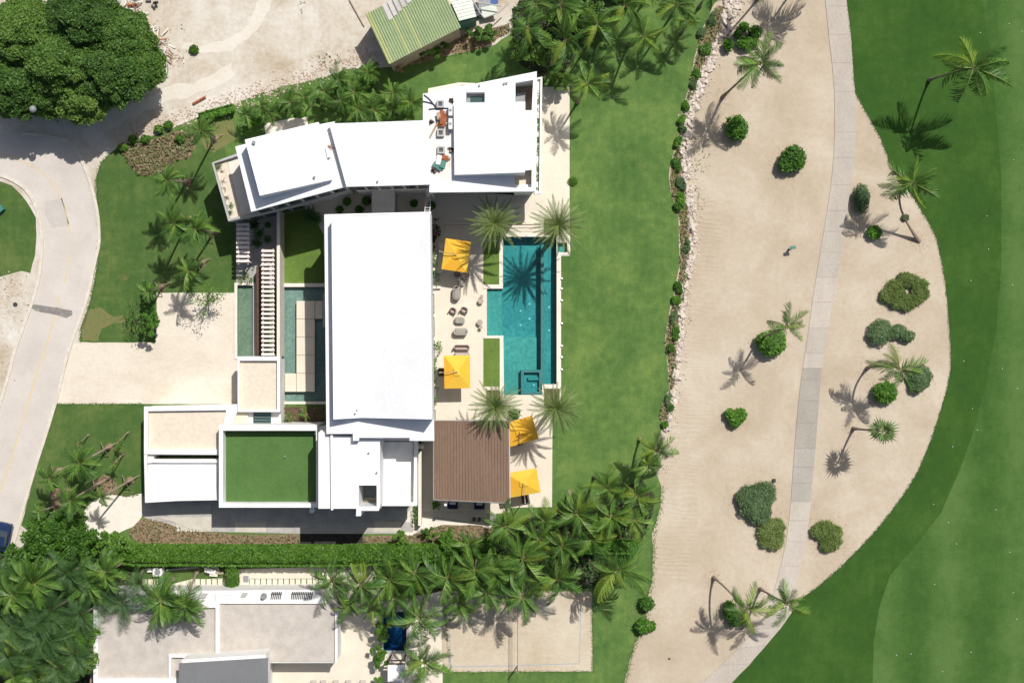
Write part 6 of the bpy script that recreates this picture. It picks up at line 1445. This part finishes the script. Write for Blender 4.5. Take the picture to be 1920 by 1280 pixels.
# upper grove
top = [(990, 52, 7.0, (984, 95), 44), (1060, 76, 6.8, (1050, 110), 50), (1102, 157, 6.2, (1083, 192), 38), (1172, 10, 6.6, (1132, 32), 50), (1208, 68, 6.4, (1178, 84), 40), (1268, 8, 7.0, (1262, 25), 44),
       (1052, 8, 6.8, (1045, 30), 46), (1120, 45, 6.8, (1112, 70), 44), (1005, 8, 6, None, 34), (1330, -20, 6, None, 34), (1220, -30, 6.6, None, 46), (1290, 40, 4.4, None, 22)]
top_lab = ['leftmost tall coconut palm of the upper grove with splayed fronds', 'pale fronded coconut palm in the upper grove above the terrace', 'yellow green coconut palm beside the terrace corner, lowest of the grove', 'large coconut palm at the top edge in the middle of the grove',
           'coconut palm with bright yellow ribs right of the grove centre', 'coconut palm at the top edge near the rock border', 'coconut palm at the top edge near the blue scrap heap', 'coconut palm deep in the centre of the upper grove', 'half hidden palm at the top edge left of the grove',
           'palm crown cut off at the top edge beside the rocks', 'palm crown cut off at the top edge of the grove', 'young palm low on the lawn under the upper grove']
for i, (x, y, h, b, r_) in enumerate(top): palm(x, y, h, b, r_, top_lab[i], n=14, yellow=4 if i in (2, 4) else 2 if i % 2 else 1, group='coconut palms of the upper grove')
# lower palm row
low = [(621, 1087, 5.6, None, 46, 0), (677, 1096, 5.6, None, 44, 3), (731, 1087, 5.8, None, 50, 1), (777, 1074, 6.0, None, 46, 1), (839, 1082, 5.8, None, 52, 1), (890, 1068, 6.2, None, 48, 0), (928, 1070, 5.4, None, 42, 1), (786, 1158, 6.0, None, 56, 0), (796, 1241, 6.0, None, 50, 1),
       (981, 1047, 6.2, None, 50, 1), (1046, 1085, 6.0, None, 50, 2), (1157, 1069, 6.2, (1140, 1050), 56, 3), (980, 1118, 6.2, None, 50, 1), (1053, 1025, 6.0, None, 40, 2), (947, 985, 5.4, None, 42, 3), (1081, 962, 5.6, (1066, 921), 46, 3), (1146, 968, 5.6, None, 44, 4), (1141, 915, 5.2, (1114, 893), 42, 4),
       (1195, 930, 5.2, None, 38, 4), (1232, 845, 5.0, (1199, 822), 38, 3), (1215, 872, 4.6, None, 30, 3), (1010, 1010, 5.2, None, 40, 2), (1110, 1010, 5.2, None, 40, 3), (860, 1130, 4.6, None, 38, 0), (700, 1140, 4.2, None, 34, 1), (912, 1110, 5, None, 42, 0), (1020, 975, 4.6, (1020, 958), 34, 3), (1190, 975, 5, None, 34, 3), (655, 1130, 4.6, None, 34, 1), (740, 1120, 4.8, None, 36, 0), (880, 1020, 4.0, None, 30, 0)]
order = sorted(range(len(low)), key=lambda i: low[i][0])
where = lambda x, y: 'beside the gravel roofed house' if x < 700 else 'near the blue plunge pool' if y > 1140 else 'between hedge and sand court' if (x < 1000 and y > 1040) or y > 1100 else 'near the lawn edge by the sand' if x > 1090 else 'below the terrace end'
for rank, i in enumerate(order):
    x, y, h, b, r_, yl = low[i]
    palm(x, y, h, b, r_, f'coconut palm {where(x, y)}, {ORD[rank]} from left in the lower belt', n=16, yellow=yl, group='coconut palms of the lower belt')
# lower left palms
ll = [(28, 1115, 44), (95, 1150, 52), (88, 1196, 44), (160, 1085, 44), (182, 1104, 44), (228, 1122, 42), (300, 1130, 40), (30, 1182, 44), (48, 1228, 42), (25, 1268, 38), (106, 1252, 44), (8, 1092, 38), (62, 1098, 44), (125, 1068, 40), (150, 1145, 38), (346, 1128, 34), (62, 1160, 40), (10, 1225, 40), (200, 1075, 34), (142, 1228, 34), (255, 1098, 30)]
order = sorted(range(len(ll)), key=lambda i: ll[i][0])
for rank, i in enumerate(order):
    x, y, r_ = ll[i]
    b = {300: (325, 1085), 346: (370, 1070), 228: (255, 1095), 255: (268, 1068)}.get(x)
    palm(x + random.uniform(-8, 8), y + random.uniform(-8, 8), random.uniform(4.6, 6.4), b, r_ * random.uniform(1.0, 1.25), f'feathery palm {"leaning over the neighbour roof" if x > 200 else "in the dark clump left of the neighbour house"}, {ORD[rank]} from the left', 'dark' if i % 3 else 'coco', n=32, yellow=1 if y > 1220 else 0, group='palms of the lower left clump', name='feathery_palm')
# transplanted palms on the west lawn
palm(376, 246, 7.5, (402, 262), 33, 'transplanted palm by the north corner of the west lawn', n=17, group='propped palms on the west lawn', props=True)
palm(312, 338, 7.5, (350, 343), 31, 'thin crowned propped palm high on the west lawn', 'coco', n=20, group='propped palms on the west lawn', props=True)
palm(326, 418, 7.0, (355, 412), 38, 'propped palm in the middle of the west lawn, left of a pair', 'coco', n=20, group='propped palms on the west lawn', props=True)
palm(368, 430, 7.0, (400, 438), 38, 'propped palm in the middle of the west lawn, right of a pair', 'coco', n=20, group='propped palms on the west lawn', props=True)
palm(353, 508, 5.6, (378, 494), 33, 'bright propped palm low on the west lawn near the driveway', n=17, group='propped palms on the west lawn', props=True)
palm(278, 548, 5.0, (305, 538), 20, 'propped palm at the corner of the driveway', 'coco', n=17, group='propped palms on the west lawn', props=True)
palm(150, 868, 5.5, (205, 838), 40, 'bunched crown propped palm in the middle of the southwest lawn', 'coco', n=20, group='propped palms on the southwest lawn', props=True)
palm(93, 897, 5.0, (112, 882), 29, 'small crowned propped palm near the road kerb', 'coco', n=15, group='propped palms on the southwest lawn', props=True)
palm(132, 938, 5.5, (188, 905), 33, 'propped palm leaning over the bronze bed of the southwest lawn', 'coco', n=20, group='propped palms on the southwest lawn', props=True)
palm(190, 932, 5.2, (245, 900), 22, 'propped palm beside the pale garden path', 'coco', n=15, group='propped palms on the southwest lawn', props=True)
palm(72, 960, 4.0, None, 16, 'young palm at the lower tip of the southwest lawn', 'coco', n=15, group='propped palms on the southwest lawn')
for x, y, lab in ((147, 833, 'young palm with a red rooted base near the top of the southwest lawn'), (222, 828, 'young palm near the garage wall, upper one'), (214, 868, 'young palm near the garage wall, lower one')):
    palm(x, y, 2.6, (x + 19, y - 18), 14, lab, 'coco', n=7, group='young palms on the southwest lawn', thick=.06)
# small palms behind the north wings
nb = [(545, 192, 34), (505, 212, 26), (490, 200, 24), (635, 150, 30), (665, 172, 30), (700, 205, 30), (672, 205, 24), (772, 192, 30), (738, 172, 28), (608, 172, 24), (735, 205, 24), (462, 214, 20), (570, 182, 22), (690, 135, 28), (640, 190, 24)]
order = sorted(range(len(nb)), key=lambda i: nb[i][0])
for rank, i in enumerate(order):
    x, y, r_ = nb[i]; palm(x, y, random.uniform(2.2, 4.0), None, r_ * random.uniform(.85, 1.1), f'bushy young palm behind the white wings, {ORD[rank]} from the left', 'coco', n=17, yellow=0, group='young palms behind the wings', name='young_palm', thick=.08)
palm(540, 782, 1.8, None, 13, 'small garden palm in the entrance bed, left one', n=9, thick=.06, name='young_palm'); palm(572, 777, 1.8, None, 14, 'small garden palm in the entrance bed, right one', n=9, thick=.06, name='young_palm')
palm(867, 165, 1.4, None, 9, 'small dark palm tuft on the terrace behind the north roof', 'dark', n=8, thick=.05, name='young_palm')
palm(748, 128, 1.6, None, 12, 'withered brown palm at the corner of the green shed', n=8, dead=8, thick=.06, name='young_palm')
